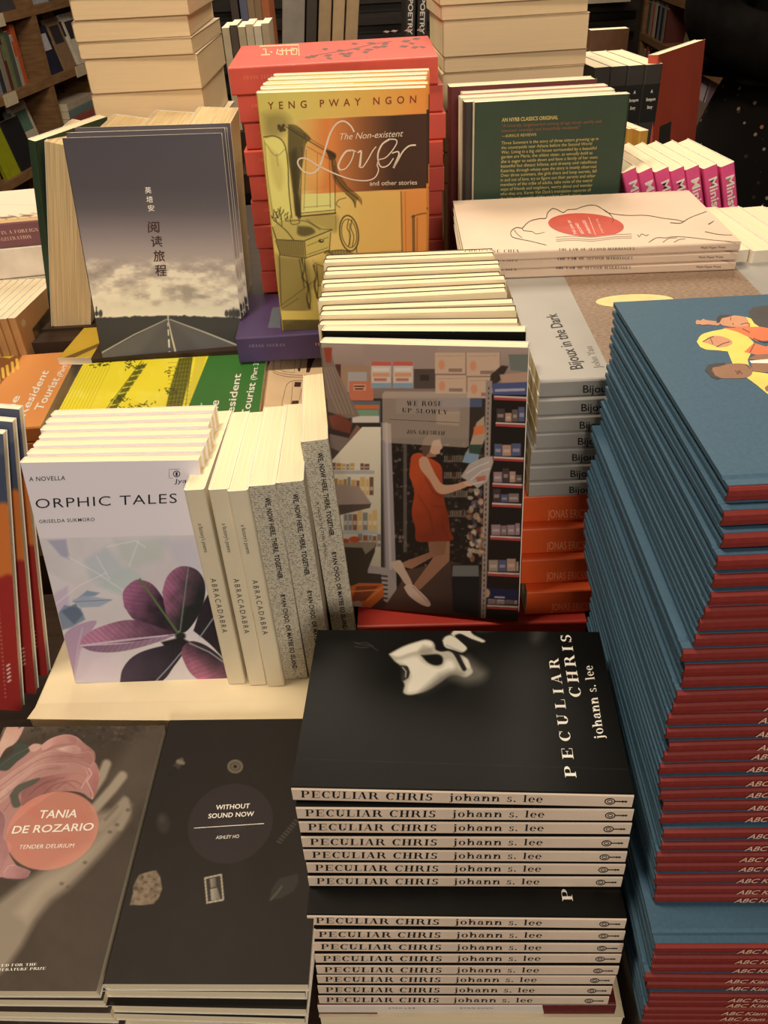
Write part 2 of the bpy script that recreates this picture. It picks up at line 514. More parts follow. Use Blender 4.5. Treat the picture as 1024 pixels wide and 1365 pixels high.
    def stroke(s, f, pts, wd, m, w1=None, e=0.0002):
        P = np.asarray(pts, float)
        n = len(P)
        L, Rr = [], []
        for i in range(n):
            d = P[min(i + 1, n - 1)] - P[max(i - 1, 0)]
            d = d / (np.hypot(*d) + 1e-9)
            ww = (wd if w1 is None else wd + (w1 - wd) * i / (n - 1)) / 2
            L.append(P[i] + ww * np.array([-d[1], d[0]]))
            Rr.append(P[i] - ww * np.array([-d[1], d[0]]))
        UV = s.uv(f, L + Rr)
        s.part(f).add(s.lift(f, UV, e), [(i, i + 1, n + i + 1, n + i) for i in range(n - 1)], m)
    def art(s, f, res, fn, gain=(1, 1, 1), rough=0.42, aa=0.9, x0=0.0012, spec=0.25):
        O, U, V, N, w, h = s.face(f)
        if f == 'spine': u0, u1 = 0, w
        else: u0, u1 = (x0, w) if f == 'front' else (0, w - x0)
        nu, nv = max(2, int((u1 - u0) / res)), max(2, int(h / res))
        uu, vv = np.meshgrid(np.linspace(u0, u1, nu), np.linspace(0, h, nv))
        UV = np.c_[uu.ravel(), vv.ravel()]
        P = hmap(s.H[f][1], UV) if f in s.H else UV * 1000.0
        cv = Canvas(P[:, 0], P[:, 1], aa)
        fn(cv)
        col = np.clip(lin(np.clip(cv.C, 0, 255)) * np.asarray(gain), 0, 0.92)
        i, j = np.meshgrid(np.arange(nv - 1), np.arange(nu - 1), indexing='ij')
        b = (i * nu + j).ravel()
        F = np.stack([b, b + 1, b + nu + 1, b + nu], 1)
        s.part(f).add(s.lift(f, UV, 0.00007), F, art_mat(rough, spec), col)
    def finish(s):
        if s.made is None:
            s.made = [('cover', s.cov.mesh('cover')), ('pages', s.pag.mesh('pages'))]
            if s.spn:
                s.made.append(('spine', s.spn.mesh('spine')))
        return s.made

def pose(pos, rot):
    return Matrix.Translation(Vector([float(v) for v in pos])) @ Euler([float(v) for v in rot], 'XYZ').to_matrix().to_4x4()
def place(kind, ori, pos, rot, label, group=None, cat='book', name=None):
    """pos: front-left-bottom corner of the book as it stands; rot in degrees"""
    ax, off = ORI[ori]
    B = Matrix.Identity(4)
    for c in range(3):
        for r in range(3):
            B[r][c] = ax[c][r]
    o = off(kind.w, kind.h, kind.t)
    for r in range(3):
        B[r][3] = o[r]
    M = pose(pos, [R_(a) for a in rot]) @ B
    root = empty(name or kind.name, M, label, cat, group)
    for nm, me in kind.finish():
        ch = bpy.data.objects.new(nm, me)
        COL.objects.link(ch)
        ch.parent = root
    return root

ORD = ['topmost', 'second from the top', 'third from the top', 'fourth from the top', 'fifth from the top', 'sixth from the top', 'seventh from the top', 'eighth from the top', 'ninth from the top', 'tenth from the top', 'eleventh from the top', 'twelfth from the top', 'thirteenth from the top', 'fourteenth from the top', 'fifteenth from the top', 'sixteenth from the top', 'seventeenth from the top', 'eighteenth from the top', 'nineteenth from the top', 'twentieth from the top'] + [w + ' from the top' for w in 'twenty-first twenty-second twenty-third twenty-fourth twenty-fifth twenty-sixth twenty-seventh twenty-eighth twenty-ninth thirtieth thirty-first'.split()]
NTH = ['frontmost', 'second', 'third', 'fourth', 'fifth', 'sixth', 'seventh', 'eighth', 'ninth', 'tenth', 'eleventh', 'twelfth', 'thirteenth', 'fourteenth']
# ------------------------------------------------------------------ what is printed on the covers
def zc(cv, x0, y0, s, aa=None):
    z = Canvas((cv.X - x0) * s, (cv.Y - y0) * s, (aa or cv.aa) * s)
    z.C = cv.C
    return z
def zp(x0, y0, s):
    return lambda x, y: (x0 + x / s, y0 + y / s)
def zl(x0, y0, s, pts):
    return [(x0 + x / s, y0 + y / s) for x, y in pts]

def build_pc(K):
    f = zp(380, 820, 2.133)
    def paint(cv):
        z = zc(cv, 460, 825, 3.173)
        z.fill((15, 15, 14))
        z.blend((fbm(z.X * .012, z.Y * .012, 4) - .5) * .5, (26, 26, 24), .5)
        cl = lambda q: curve(q + [q[0]], 5)
        z.poly(cl([(520, 160), (560, 190), (600, 225), (580, 262), (520, 275), (470, 262), (440, 240), (470, 190)]), (112, 108, 98), .75, 46)
        z.poly(cl([(186, 150), (205, 138), (250, 115), (300, 98), (340, 88), (368, 94), (380, 110), (384, 130), (408, 137), (430, 134), (455, 142), (475, 150), (500, 156), (516, 172), (528, 196), (540, 226), (510, 246), (470, 238), (440, 244), (400, 272), (360, 298), (320, 314), (270, 322), (245, 310), (252, 280), (240, 250), (246, 215), (215, 185), (195, 162)]), (176, 170, 154), .97, 9)
        z.poly(cl([(190, 150), (250, 118), (310, 98), (345, 92), (368, 102), (362, 122), (320, 132), (270, 146), (225, 160)]), (226, 220, 204), .85, 12)
        z.poly(cl([(330, 112), (358, 118), (370, 140), (350, 152), (325, 152), (312, 134)]), (128, 122, 110), .55, 16)
        z.poly(cl([(222, 178), (300, 158), (336, 186), (400, 206), (432, 176), (458, 182), (462, 214), (430, 238), (390, 266), (330, 300), (268, 314), (262, 284), (278, 244), (262, 204)]), (222, 216, 200), .85, 20)
        z.poly(cl([(400, 236), (450, 220), (500, 236), (450, 262), (400, 290), (340, 318), (320, 312)]), (60, 58, 53), .55, 34)
        z.poly(cl([(322, 154), (350, 152), (392, 150), (413, 164), (410, 190), (382, 197), (350, 184)]), (15, 15, 14), .98, 9)
        z.poly(cl([(384, 118), (400, 136), (436, 134), (420, 122)]), (15, 15, 14), .9, 8)
        z.poly(cl([(452, 140), (482, 150), (498, 180), (514, 212), (500, 220), (482, 190), (466, 160)]), (24, 23, 22), .96, 7)
        z.poly(cl([(500, 162), (520, 172), (530, 204), (516, 206), (506, 186)]), (206, 200, 184), .8, 9)
        z.poly(cl([(234, 196), (262, 200), (272, 222), (268, 246), (250, 262), (238, 256), (232, 226)]), (36, 34, 32), .9, 8)
        z.line([(244, 206), (258, 222), (256, 246)], 5, (190, 184, 170), .75, 4)
        z.line([(262, 204), (272, 226), (266, 250)], 4, (20, 19, 18), .9, 4)
        z.poly(cl([(200, 180), (232, 200), (236, 260), (244, 312), (210, 300), (190, 220)]), (15, 15, 14), .9, 10)
        # fist at the chin
        z.poly(cl([(412, 92), (424, 76), (448, 69), (476, 84), (502, 106), (516, 126), (496, 142), (460, 132), (424, 120)]), (212, 206, 190), .95, 8)
        z.poly(cl([(448, 64), (472, 36), (516, 22), (566, 22), (534, 38), (540, 64), (592, 92), (574, 100), (530, 84), (488, 64), (462, 74)]), (206, 200, 184), .95, 8)
        z.poly(cl([(466, 68), (490, 66), (530, 84), (576, 102), (540, 118), (510, 110), (484, 90)]), (22, 21, 20), .95, 8)
        z.poly(cl([(534, 40), (560, 26), (620, 30), (655, 46), (610, 56), (560, 58)]), (48, 46, 42), .85, 12)
        z.line([(430, 112), (460, 126), (490, 138)], 7, (140, 134, 120), .6, 8)
        z.poly(cl([(786, 50), (820, 28), (848, 50), (820, 100), (790, 96)]), (78, 76, 70), .55, 40)  # soft grey lamp sheen painted into the black print
        for q in ([(36, 98), (70, 110), (104, 112), (140, 134)], [(48, 104), (90, 100), (120, 116)], [(40, 116), (66, 122), (100, 120)]):
            z.line(q, 3, (104, 100, 92), .5, 4)
        z.line([(-260, 590), (1300, 640)], 2, (46, 45, 42), .7, 3)
    K.art('front', .00055, paint, (1.0, 1.03, 1.1), 0.34, spec=.14)
    K.text('front', 'PECULIAR', f(829, 462), f(777, 122), f(797, 462), WHITE, 'serif', spacing=5.2)
    K.text('front', 'CHRIS', f(843, 233), f(812, 57), f(811, 233), WHITE, 'serif', spacing=3.6)
    K.text('front', 'johann s. lee', f(908, 352), f(874, 143), f(880, 355), WHITE, 'serif')
    K.px('spine', (388, 1050.5), (845.5, 1060), (843.5, 1077.5), (391, 1070.5))
    sp = zp(380, 1017.6, 2.133)
    K.text('spine', 'PECULIAR CHRIS', sp(49, 100), sp(456, 108), sp(49, 78), INK, 'serif')
    K.text('spine', 'johann s. lee', sp(505, 107), sp(762, 111.5), sp(505, 86), INK, 'serif')
    K.ring('spine', *sp(934, 107.5), 12 / 2.133, 8 / 2.133, 1.2, INK)
    K.ring('spine', *sp(934, 107.5), 6 / 2.133, 4 / 2.133, .9, INK)
    K.stroke('spine', [sp(946, 107.5), sp(977, 108)], 1.4, INK)
    K.stroke('spine', [sp(966, 105), sp(966, 111)], 1.0, INK)
    K.stroke('spine', [sp(973, 105), sp(973, 111)], 1.0, INK)

def build_abc(K):
    f = lambda pts: zl(780, 380, 4.197, pts)
    SK, SK2 = mat('drawn_tan_skin', (208, 150, 116)), mat('drawn_brown_skin', (148, 108, 84))
    YE, CO, DK, HA = mat('drawn_pale_yellow', (240, 218, 110)), mat('drawn_coral', (226, 122, 80)), mat('drawn_charcoal', (70, 66, 68)), mat('drawn_dark_hair', (56, 52, 54))
    LNE = mat('drawn_outline', (70, 44, 36))
    def P(pts, m, e): K.poly('front', f(pts), m, e)
    P([(915, 150), (935, 128), (980, 118), (1060, 112), (1120, 200), (1100, 240), (1024, 245), (960, 225), (922, 190)], DK, .00012)
    P(curve([(625, 318), (650, 280), (700, 262), (760, 250), (790, 245), (850, 262), (900, 282), (948, 330), (930, 362), (890, 376), (800, 372), (740, 366), (680, 362), (645, 348)], 4), YE, .00014)
    P([(770, 240), (830, 240), (880, 232), (960, 230), (1040, 245), (1120, 260), (1120, 310), (960, 315), (900, 285), (850, 262)], CO, .00016)
    P([(890, 376), (945, 325), (1010, 345), (1100, 330), (1120, 380), (960, 392)], CO, .00018)
    P(curve([(655, 320), (690, 295), (720, 285), (770, 290), (818, 310), (822, 330), (790, 345), (745, 350), (720, 340), (690, 328)], 4), SK, .0002)
    P([(798, 372), (930, 378), (910, 420), (918, 452), (880, 448), (825, 440)], YE, .00016)
    P([(912, 415), (960, 390), (1060, 384), (1120, 400), (1120, 430), (1000, 425)], SK2, .00018)
    P([(920, 425), (1060, 412), (1120, 420), (1120, 440), (930, 438)], WHITE, .0002)
    # top child: arm, face, hair
    P([(618, 208), (625, 196), (648, 200), (660, 190), (672, 196), (700, 200), (745, 205), (760, 215), (745, 228), (690, 222), (655, 224), (640, 220), (624, 222)], SK, .0002)
    P(curve([(745, 210), (752, 185), (790, 178), (840, 172), (900, 182), (930, 200), (925, 225), (880, 236), (820, 236), (770, 228)], 4), SK, .00022)
    P([(735, 215), (738, 185), (755, 170), (800, 168), (830, 172), (800, 180), (765, 188), (752, 212)], HA, .00024)
    P([(900, 180), (930, 190), (945, 215), (975, 235), (925, 236), (918, 210)], YE, .00024)
    # lower boy
    P(curve([(705, 480), (725, 455), (780, 446), (850, 440), (905, 445), (935, 470), (930, 505), (890, 522), (820, 524), (760, 522), (715, 500)], 4), SK2, .0002)
    P([(670, 478), (688, 448), (730, 440), (780, 436), (790, 446), (745, 458), (712, 462), (708, 482), (725, 505), (760, 522), (740, 530), (705, 515)], HA, .00022)
    P([(905, 520), (935, 485), (980, 490), (1040, 500), (1120, 560), (1120, 650), (1020, 610), (960, 560)], YE, .00018)
    P([(930, 440), (1010, 428), (1120, 440), (1120, 480), (1000, 490), (938, 482)], SK2, .00017)
    P([(1005, 575), (1024, 560), (1060, 580), (1040, 600), (1012, 595)], SK2, .0002)
    for pts in ([(812, 180), (816, 192), (812, 200)], [(828, 214), (830, 226)], [(870, 222), (900, 214), (925, 222)], [(660, 318), (690, 300), (720, 290)], [(700, 298), (716, 332)], [(735, 348), (770, 330), (810, 318)],
                [(840, 480), (850, 490), (866, 482)], [(848, 500), (866, 492)], [(860, 478), (880, 500)], [(940, 300), (1000, 322), (1060, 318)], [(880, 245), (922, 268)], [(948, 330), (922, 380)], [(900, 445), (925, 470)], [(720, 455), (708, 470), (722, 500)]):
        K.stroke('front', f(pts), .8, LNE, e=.0003)
    LT = mat('pale_pink_lettering', (232, 190, 168))
    K.H.pop('spine')
    V, F, cap = sans('ABC Kiam Chye', .012)
    x = V[:, :1]
    UV = np.c_[.0462 + x * .0062 + V[:, 1:2] * .0016, .0022 + V[:, 1:2] * .0062]
    K.spn.add(K.lift('spine', UV, .0003), F, LT)

def build_wsn(K):
    f = zp(130, 930, 3.137)
    def paint(cv):
        z = zc(cv, 130, 930, 3.137)
        z.fill((42, 37, 33))
        z.blend((fbm(z.X * .012, z.Y * .012, 9) - .45) * 1.4, (50, 44, 39), .6)
        # stone, photograph, leaf, coil, disc, peg, seed
        z.poly([(160, 765), (175, 740), (215, 728), (245, 722), (262, 750), (270, 800), (255, 840), (235, 862), (190, 868), (135, 866), (148, 820), (150, 790)], (128, 112, 92), 1, 4)
        idx = z.near([(130, 715), (275, 872)], 0)
        m = z.polymask([(160, 765), (175, 740), (215, 728), (245, 722), (262, 750), (270, 800), (255, 840), (235, 862), (190, 868), (135, 866), (148, 820), (150, 790)], 4, idx)
        nz = fbm(z.X[idx] * .07, z.Y[idx] * .07, 3)
        z.put(idx, m * np.clip((nz - .45) * 4, 0, 1), (160, 140, 116), .8)
        z.put(idx, m * np.clip((.42 - nz) * 6, 0, 1), (84, 70, 56), .8)
        z.poly([(446, 752), (520, 736), (530, 848), (456, 862)], (196, 184, 162))
        z.poly([(453, 758), (514, 744), (523, 842), (462, 854)], (62, 56, 50))
        z.polyshade([(472, 800), (500, 795), (515, 842), (476, 850)], (190, 180, 160), (120, 112, 100), (470, 800), (515, 800))
        z.polyshade([(470, 758), (494, 752), (498, 790), (474, 796)], (170, 160, 142), (100, 92, 82), (470, 758), (500, 758))
        z.poly([(722, 846), (728, 800), (760, 756), (838, 736), (842, 770), (820, 810), (770, 838)], (62, 57, 52), .9, 6)
        z.line([(724, 846), (752, 815), (770, 790)], 8, (120, 112, 98), .6, 8)
        for k in range(9):
            x, y = 752 + k * 9, 600 - k * 11
            z.line([(x, y), (x + 14, y + 8)], 6, (110, 100, 86), .7, 4)
        z.ell(576, 288, 33, 29, (124, 112, 94), 1, 3)
        z.ell(576, 288, 24, 20, (96, 86, 72), 1, 3)
        z.ell(576, 288, 16, 13, (118, 106, 88), 1, 3)
        z.ell(576, 288, 8, 7, (38, 33, 30), 1, 3)
        z.line([(312, 312), (350, 262)], 22, (110, 100, 84), .9, 6)
        z.line([(308, 318), (322, 300)], 26, (30, 27, 24), .9, 5)
        z.line([(336, 266), (358, 274)], 16, (150, 138, 118), .8, 5)
        z.line([(325, 282), (342, 290)], 14, (64, 56, 48), .8, 5)
        z.ell(275, 525, 27, 43, (62, 56, 51), .9, 14, -.1)
        z.ell(270, 510, 12, 18, (82, 75, 68), .6, 14, -.1)
        # dark disc behind the title
        z.ell(556, 527, 184, 160, (57, 50, 50), .96, 3, -.55)
        z.poly([(490, 520), (610, 510), (620, 545), (560, 572), (500, 560)], (68, 62, 62), .5, 14)
    K.art('front', .0006, paint, (.72, .74, .8), .55, spec=.15)
    K.text('front', 'WITHOUT', f(494, 469), f(636, 462), f(497, 449), WHITE, bold=.018, spacing=1.05)
    K.text('front', 'SOUND NOW', f(463, 505), f(654, 495), f(466, 485), WHITE, bold=.018, spacing=1.05)
    K.stroke('front', [f(404, 546), f(697, 527)], .8, WHITE)
    K.text('front', 'ASHLEY HO', f(495, 592), f(591, 587), f(498, 577), WHITE, spacing=1.02)

def build_tania(K):
    f = zp(0, 930, 3.1378)
    def paint(cv):
        z = zc(cv, 0, 930, 3.1378)
        z.fill((72, 62, 52))
        n = fbm(z.X * .009, z.Y * .009, 21)
        z.blend(np.clip((n - .4) * 2.2, 0, 1), (96, 84, 72), .6)
        z.blend(np.clip((150 - z.Y - (z.X - 250) * .35) / 90, 0, 1) * (z.X < 420), (128, 116, 100), .55)
        m = fbm(z.X * .06, z.Y * .08, 5)
        z.blend(np.clip((m - .56) * 8, 0, 1) * np.clip((220 - z.Y) / 80, 0, 1), (46, 40, 34), .55)
        z.blend(np.clip((.36 - m) * 8, 0, 1) * np.clip((230 - z.Y) / 80, 0, 1) * (z.X > 260), (120, 108, 92), .5)
        z.poly([(430, 330), (640, 70), (716, 60), (640, 420), (500, 520)], (98, 87, 75), .55, 60)
        z.poly([(180, 880), (500, 560), (560, 600), (420, 1200), (120, 1220)], (74, 64, 55), .6, 80)
        # arm and hand
        SK = (172, 158, 136)
        z.poly([(-40, 1190), (-40, 880), (90, 780), (180, 720), (380, 600), (400, 480), (470, 470), (520, 418), (548, 450), (540, 510), (490, 580), (420, 660), (345, 740), (285, 800), (215, 850), (150, 930), (90, 1040), (40, 1110)], (150, 137, 118), .95, 34)
        z.poly([(60, 900), (180, 760), (300, 690), (400, 610), (470, 540), (450, 590), (360, 690), (270, 770), (190, 830), (110, 940)], SK, .8, 40)
        z.line([(380, 400), (425, 330), (446, 278)], 38, SK, .95, 14)
        z.line([(400, 460), (470, 382), (512, 328)], 40, SK, .95, 14)
        z.line([(420, 540), (490, 470), (524, 432), (530, 480), (500, 540)], 34, (160, 146, 126), .9, 14)
        z.line([(440, 510), (490, 455)], 12, (108, 96, 82), .6, 12)
        for x, y in ((490, 532), (285, 792), (258, 778), (460, 562), (356, 690), (535, 470)):
            z.ell(x, y, 9, 7, (104, 90, 74), .8, 7)
        # rose
        t = zc(cv, 0, 940, 3.967)
        cl = lambda q: curve(q + [q[0]], 4)
        R2 = (214, 172, 158)
        t.poly(cl([(-10, 330), (60, 290), (130, 250), (200, 230), (260, 180), (340, 155), (400, 165), (440, 200), (470, 235), (498, 250), (500, 320), (525, 360), (520, 420), (500, 470), (488, 498), (420, 460), (300, 460), (200, 520), (100, 600), (40, 680), (40, 760), (90, 850), (155, 880), (130, 915), (20, 910), (-10, 880), (-10, 600)]), (186, 138, 130), 1, 5)
        def petal(q, c0, c1, p0, p1, seed, edge=(226, 196, 180)):
            t.polyshade(cl(q), c0, c1, p0, p1, .95, 6, .7, seed, .02)
            t.line(cl(q)[:len(q) * 2], 2.5, edge, .55, 4)
        petal([(215, 215), (270, 180), (345, 158), (400, 170), (430, 200), (360, 196), (290, 208), (230, 240)], (212, 164, 152), (176, 124, 118), (250, 180), (400, 210), 1)
        petal([(400, 168), (440, 200), (498, 250), (496, 300), (450, 262), (420, 230)], (188, 138, 130), (156, 106, 102), (420, 180), (480, 290), 2)
        petal([(0, 400), (100, 330), (220, 258), (300, 242), (400, 255), (480, 250), (495, 320), (440, 300), (330, 290), (220, 310), (100, 380), (0, 450)], (204, 160, 148), (170, 122, 114), (200, 270), (300, 330), 3)
        petal([(300, 232), (380, 215), (425, 232), (415, 248), (350, 246)], (222, 186, 172), (190, 146, 136), (330, 220), (380, 250), 4)
        petal([(0, 460), (80, 400), (200, 322), (300, 312), (364, 316), (300, 350), (190, 380), (100, 440), (0, 520)], (216, 176, 162), (174, 128, 120), (120, 360), (180, 420), 5)
        petal([(110, 465), (200, 392), (300, 368), (420, 362), (464, 400), (430, 452), (300, 456), (200, 500), (120, 535)], (150, 98, 94), (190, 138, 128), (200, 400), (380, 460), 6, (160, 108, 102))
        for q in ([(150, 480), (220, 420), (300, 400)], [(230, 470), (290, 420), (380, 400), (430, 420)], [(300, 440), (350, 410), (400, 440)], [(190, 440), (260, 400), (340, 384)]):
            t.line(curve(q, 4), 5, (124, 76, 74), .6, 6)
        petal([(440, 330), (470, 336), (500, 302), (525, 360), (516, 430), (490, 496), (468, 430)], (196, 138, 130), (168, 112, 106), (450, 330), (520, 440), 7)
        t.line([(470, 336), (486, 362), (460, 402), (492, 470), (486, 496)], 4, (238, 218, 204), .85, 3)
        t.line([(455, 345), (468, 372), (430, 440)], 4, (232, 206, 192), .7, 3)
        petal([(-10, 540), (30, 600), (20, 700), (60, 740), (40, 800), (-10, 870)], (150, 106, 108), (180, 132, 130), (0, 560), (30, 840), 8)
        petal([(20, 884), (60, 846), (150, 874), (155, 890), (130, 916), (24, 914)], (196, 146, 144), (160, 112, 112), (40, 850), (120, 915), 9, (236, 214, 200))
        for q in ([(0, 430), (100, 356), (220, 284), (330, 268), (440, 280)], [(0, 500), (90, 430), (200, 350), (320, 330)], [(230, 246), (300, 216), (400, 204)], [(20, 560), (70, 500), (110, 470)], [(300, 300), (400, 300), (480, 330)]):
            t.line(curve(q, 4), 4, (138, 92, 86), .55, 6)
        petal([(60, 60), (100, 48), (128, 60), (125, 118), (84, 198), (30, 232), (-10, 290), (-10, 220)], (226, 190, 168), (206, 150, 138), (40, 220), (110, 60), 10)
        t.poly(cl([(-10, 345), (-5, 300), (70, 250), (80, 200), (164, 216), (150, 252), (90, 300), (40, 345)]), (70, 78, 68), .96, 6)
        t.line([(0, 320), (80, 262), (150, 228)], 4, (104, 112, 98), .7, 4)
        t.poly(cl([(150, 222), (180, 204), (218, 210), (200, 238), (165, 246)]), R2, .95, 5)
        t.poly(cl([(50, 478), (88, 428), (150, 400), (214, 384), (186, 414), (130, 446), (98, 476), (110, 530), (70, 540)]), (84, 88, 76), .9, 7)
        t.line([(100, 120), (180, 70), (240, 45)], 7, (70, 66, 56), .8, 6)
        z.ell(219, 557, 200, 156, (220, 146, 124), .86, 3, -.42)
        z.blend(np.clip((fbm(z.X * .02, z.Y * .03, 8) - .55) * 3, 0, 1) * (np.hypot((z.X - 219) / 190, (z.Y - 557) / 160) < .9), (206, 118, 96), .4)
    K.art('front', .0006, paint, (.85, .88, .98), .55, spec=.15)
    K.text('front', 'TANIA', f(160, 505), f(320, 501), f(172, 470), WHITE, bold=.012)
    K.text('front', 'DE ROZARIO', f(48, 569), f(388, 555), f(60, 536), WHITE, bold=.012)
    K.text('front', 'TENDER DELIRIUM', f(78, 634), f(308, 627), f(84, 616), WHITE, spacing=1.05)
    K.text('front', 'LISTED FOR THE', f(-48, 1128), f(153, 1121), f(-45, 1117), WHITE, 'serif')
    K.text('front', 'LITERATURE PRIZE', f(-30, 1145), f(190, 1138), f(-27, 1134), WHITE, 'serif')

def build_orphic(K):
    f = zp(0, 540, 2.327)
    def paint(cv):
        z = zc(cv, 0, 540, 2.327)
        z.fill((214, 204, 200))
        edge = 414 - (z.X - 110) * .022
        b = np.clip((z.Y - edge) / 2 + .5, 0, 1)
        z.blend(b, (196, 187, 182))
        z.blend(b * np.clip(fbm(z.X * .006, z.Y * .006, 3) * 2 - .7, 0, 1), (212, 206, 200), .8)
        def G(pts, c, a, soft): z.poly(pts, c, a, soft)
        G([(148, 420), (205, 416), (216, 478), (190, 468)], (150, 148, 166), .75, 8)
        G([(360, 420), (520, 410), (500, 480), (420, 505), (370, 480)], (178, 184, 172), .7, 26)
        G([(260, 480), (330, 440), (400, 520), (330, 560), (280, 540)], (172, 180, 180), .7, 20)
        G([(300, 560), (400, 500), (450, 540), (380, 590)], (176, 186, 178), .8, 14)
        G([(500, 420), (600, 415), (640, 520), (560, 500)], (186, 180, 186), .7, 26)
        G([(120, 500), (230, 560), (190, 620), (150, 600)], (206, 198, 194), .9, 14)
        G([(160, 590), (210, 560), (215, 620), (175, 650)], (186, 168, 184), .8, 12)
        for q in ([(210, 470), (300, 520), (420, 600)], [(330, 440), (420, 420), (450, 440)], [(300, 470), (340, 540)], [(170, 620), (245, 560), (330, 520)], [(430, 420), (400, 500)]):
            z.line(q, 3, (226, 220, 212), .6, 4)
        G([(170, 660), (200, 620), (250, 630), (265, 665), (220, 690), (185, 700)], (112, 124, 138), .85, 6)
        G([(240, 600), (270, 575), (310, 582), (295, 592)], (120, 140, 156), .9, 5)
        G([(225, 605), (260, 590), (350, 604), (310, 625), (250, 628)], (150, 160, 172), .9, 5)
        G([(190, 640), (235, 615), (258, 650), (230, 680)], (86, 100, 116), .8, 6)
        z.line([(225, 610), (345, 604)], 2, (96, 108, 120), .8, 2)
        # lilac leaf and veins
        G(curve([(190, 745), (205, 705), (245, 680), (300, 670), (270, 720), (250, 770), (236, 830), (232, 856), (215, 830)], 4), (168, 138, 158), .9, 4)
        G([(232, 856), (246, 760), (300, 700), (330, 770), (340, 856)], (200, 184, 190), .8, 12)
        G([(250, 856), (290, 790), (380, 770), (380, 856)], (206, 192, 196), .7, 16)
        z.line([(256, 690), (240, 760), (230, 850)], 3, (206, 182, 190), .7, 4)
        z.line([(190, 745), (205, 800), (232, 856)], 3, (126, 96, 118), .6, 4)
        # dark leaves
        def leaf(pts, c0, c1, p0, p1, rib, seed, ribc=(148, 156, 148), streak=(60, 44, 56)):
            pp = curve(pts + [pts[0]], 5)
            z.polyshade(pp, c0, c1, p0, p1, 1, 3, .5, seed, .03)
            idx = z.near(pp, 2)
            m = z.polymask(pp, 3, idx)
            dx, dy = rib[-1][0] - rib[0][0], rib[-1][1] - rib[0][1]
            L = math.hypot(dx, dy)
            u, v = ((z.X[idx] - rib[0][0]) * dx + (z.Y[idx] - rib[0][1]) * dy) / L, (-(z.X[idx] - rib[0][0]) * dy + (z.Y[idx] - rib[0][1]) * dx) / L
            st = np.sin((u + abs(v) * .9) * .35 + 2 * fbm(u * .03, v * .03, seed))
            z.put(idx, m * np.clip(st, 0, 1), streak, .16)
            z.line(rib, 4, ribc, .9, 3)
        D = (38, 33, 40)
        leaf([(600, 700), (628, 620), (668, 560), (700, 600), (720, 720), (716, 800), (650, 740)], (46, 38, 44), (30, 28, 33), (600, 600), (700, 800), [(620, 720), (668, 652)], 11)
        leaf([(385, 625), (382, 580), (410, 548), (436, 542), (480, 562), (530, 640), (552, 706), (500, 696), (420, 668)], (160, 100, 128), D, (390, 580), (510, 640), [(434, 540), (470, 590), (552, 708)], 2, (98, 120, 74))
        leaf([(503, 580), (520, 530), (560, 500), (612, 512), (637, 560), (626, 630), (590, 690), (560, 704), (520, 660)], (168, 104, 132), (34, 38, 36), (515, 560), (610, 600), [(584, 505), (572, 600), (558, 708)], 4, (112, 128, 110))
        leaf([(246, 746), (262, 716), (310, 688), (400, 666), (480, 684), (545, 712), (470, 726), (400, 736)], (180, 122, 146), (64, 44, 58), (300, 680), (520, 720), [(248, 746), (380, 728), (540, 712)], 5, (190, 176, 182))
        leaf([(250, 748), (400, 738), (520, 712), (524, 722), (440, 750), (360, 766), (290, 764)], (128, 96, 118), (150, 122, 140), (260, 740), (500, 740), [(250, 747), (520, 714)], 6, (196, 184, 188))
        z.poly([(500, 735), (560, 720), (600, 740), (560, 770), (520, 760)], (22, 20, 24), .95, 6)
        leaf([(372, 862), (380, 820), (410, 782), (460, 758), (540, 742), (572, 758), (540, 810), (490, 862)], (66, 54, 70), (34, 30, 40), (390, 800), (540, 800), [(572, 756), (525, 812), (480, 860)], 7, (150, 150, 160))
        leaf([(560, 770), (572, 744), (600, 732), (650, 752), (700, 800), (712, 862), (640, 862), (590, 830)], (186, 112, 136), (44, 34, 44), (580, 830), (640, 745), [(588, 738), (650, 766), (706, 806)], 8, (150, 160, 150))
        z.ell(560, 716, 16, 12, (24, 30, 26), .95, 6)
        z.line([(434, 540), (490, 620), (552, 706)], 7, (88, 112, 66), .7, 4)
    K.art('front', .00055, paint, (1.25, 1.35, 1.6), .42)
    K.text('front', 'A NOVELLA', f(91, 236), f(203, 232), f(90, 222), INK, bold=.006, spacing=1.1)
    K.text('front', 'ORPHIC TALES', f(112, 320), f(549, 303), f(109, 289), INK, bold=-.004, spacing=1.12)
    K.text('front', 'GRISELDA SUKMORO', f(122, 366), f(294, 359), f(121, 355), INK, bold=.004, spacing=1.12)
    K.stroke('front', zl(0, 540, 2.327, [(536, 226), (525, 226), (525, 199), (558, 198)]), .5, INK)
    K.ring('front', *f(548, 213), 4.2, 3.8, 1.1, INK)
    K.text('front', '1', f(545, 219), f(551, 219), f(545, 207), INK)
    K.text('front', 'Jyal', f(541, 242), f(584, 240), f(543, 228), INK)

def build_abra(K):
    K.H.pop('spine')
    K.text('spine', 'a factory\'s poems', (.028, .005), (.053, .005), (.028, .0082), INK)
    K.text('spine', 'ABRACADABRA', (.077, .005), (.13, .005), (.077, .0094), INK, spacing=1.5)

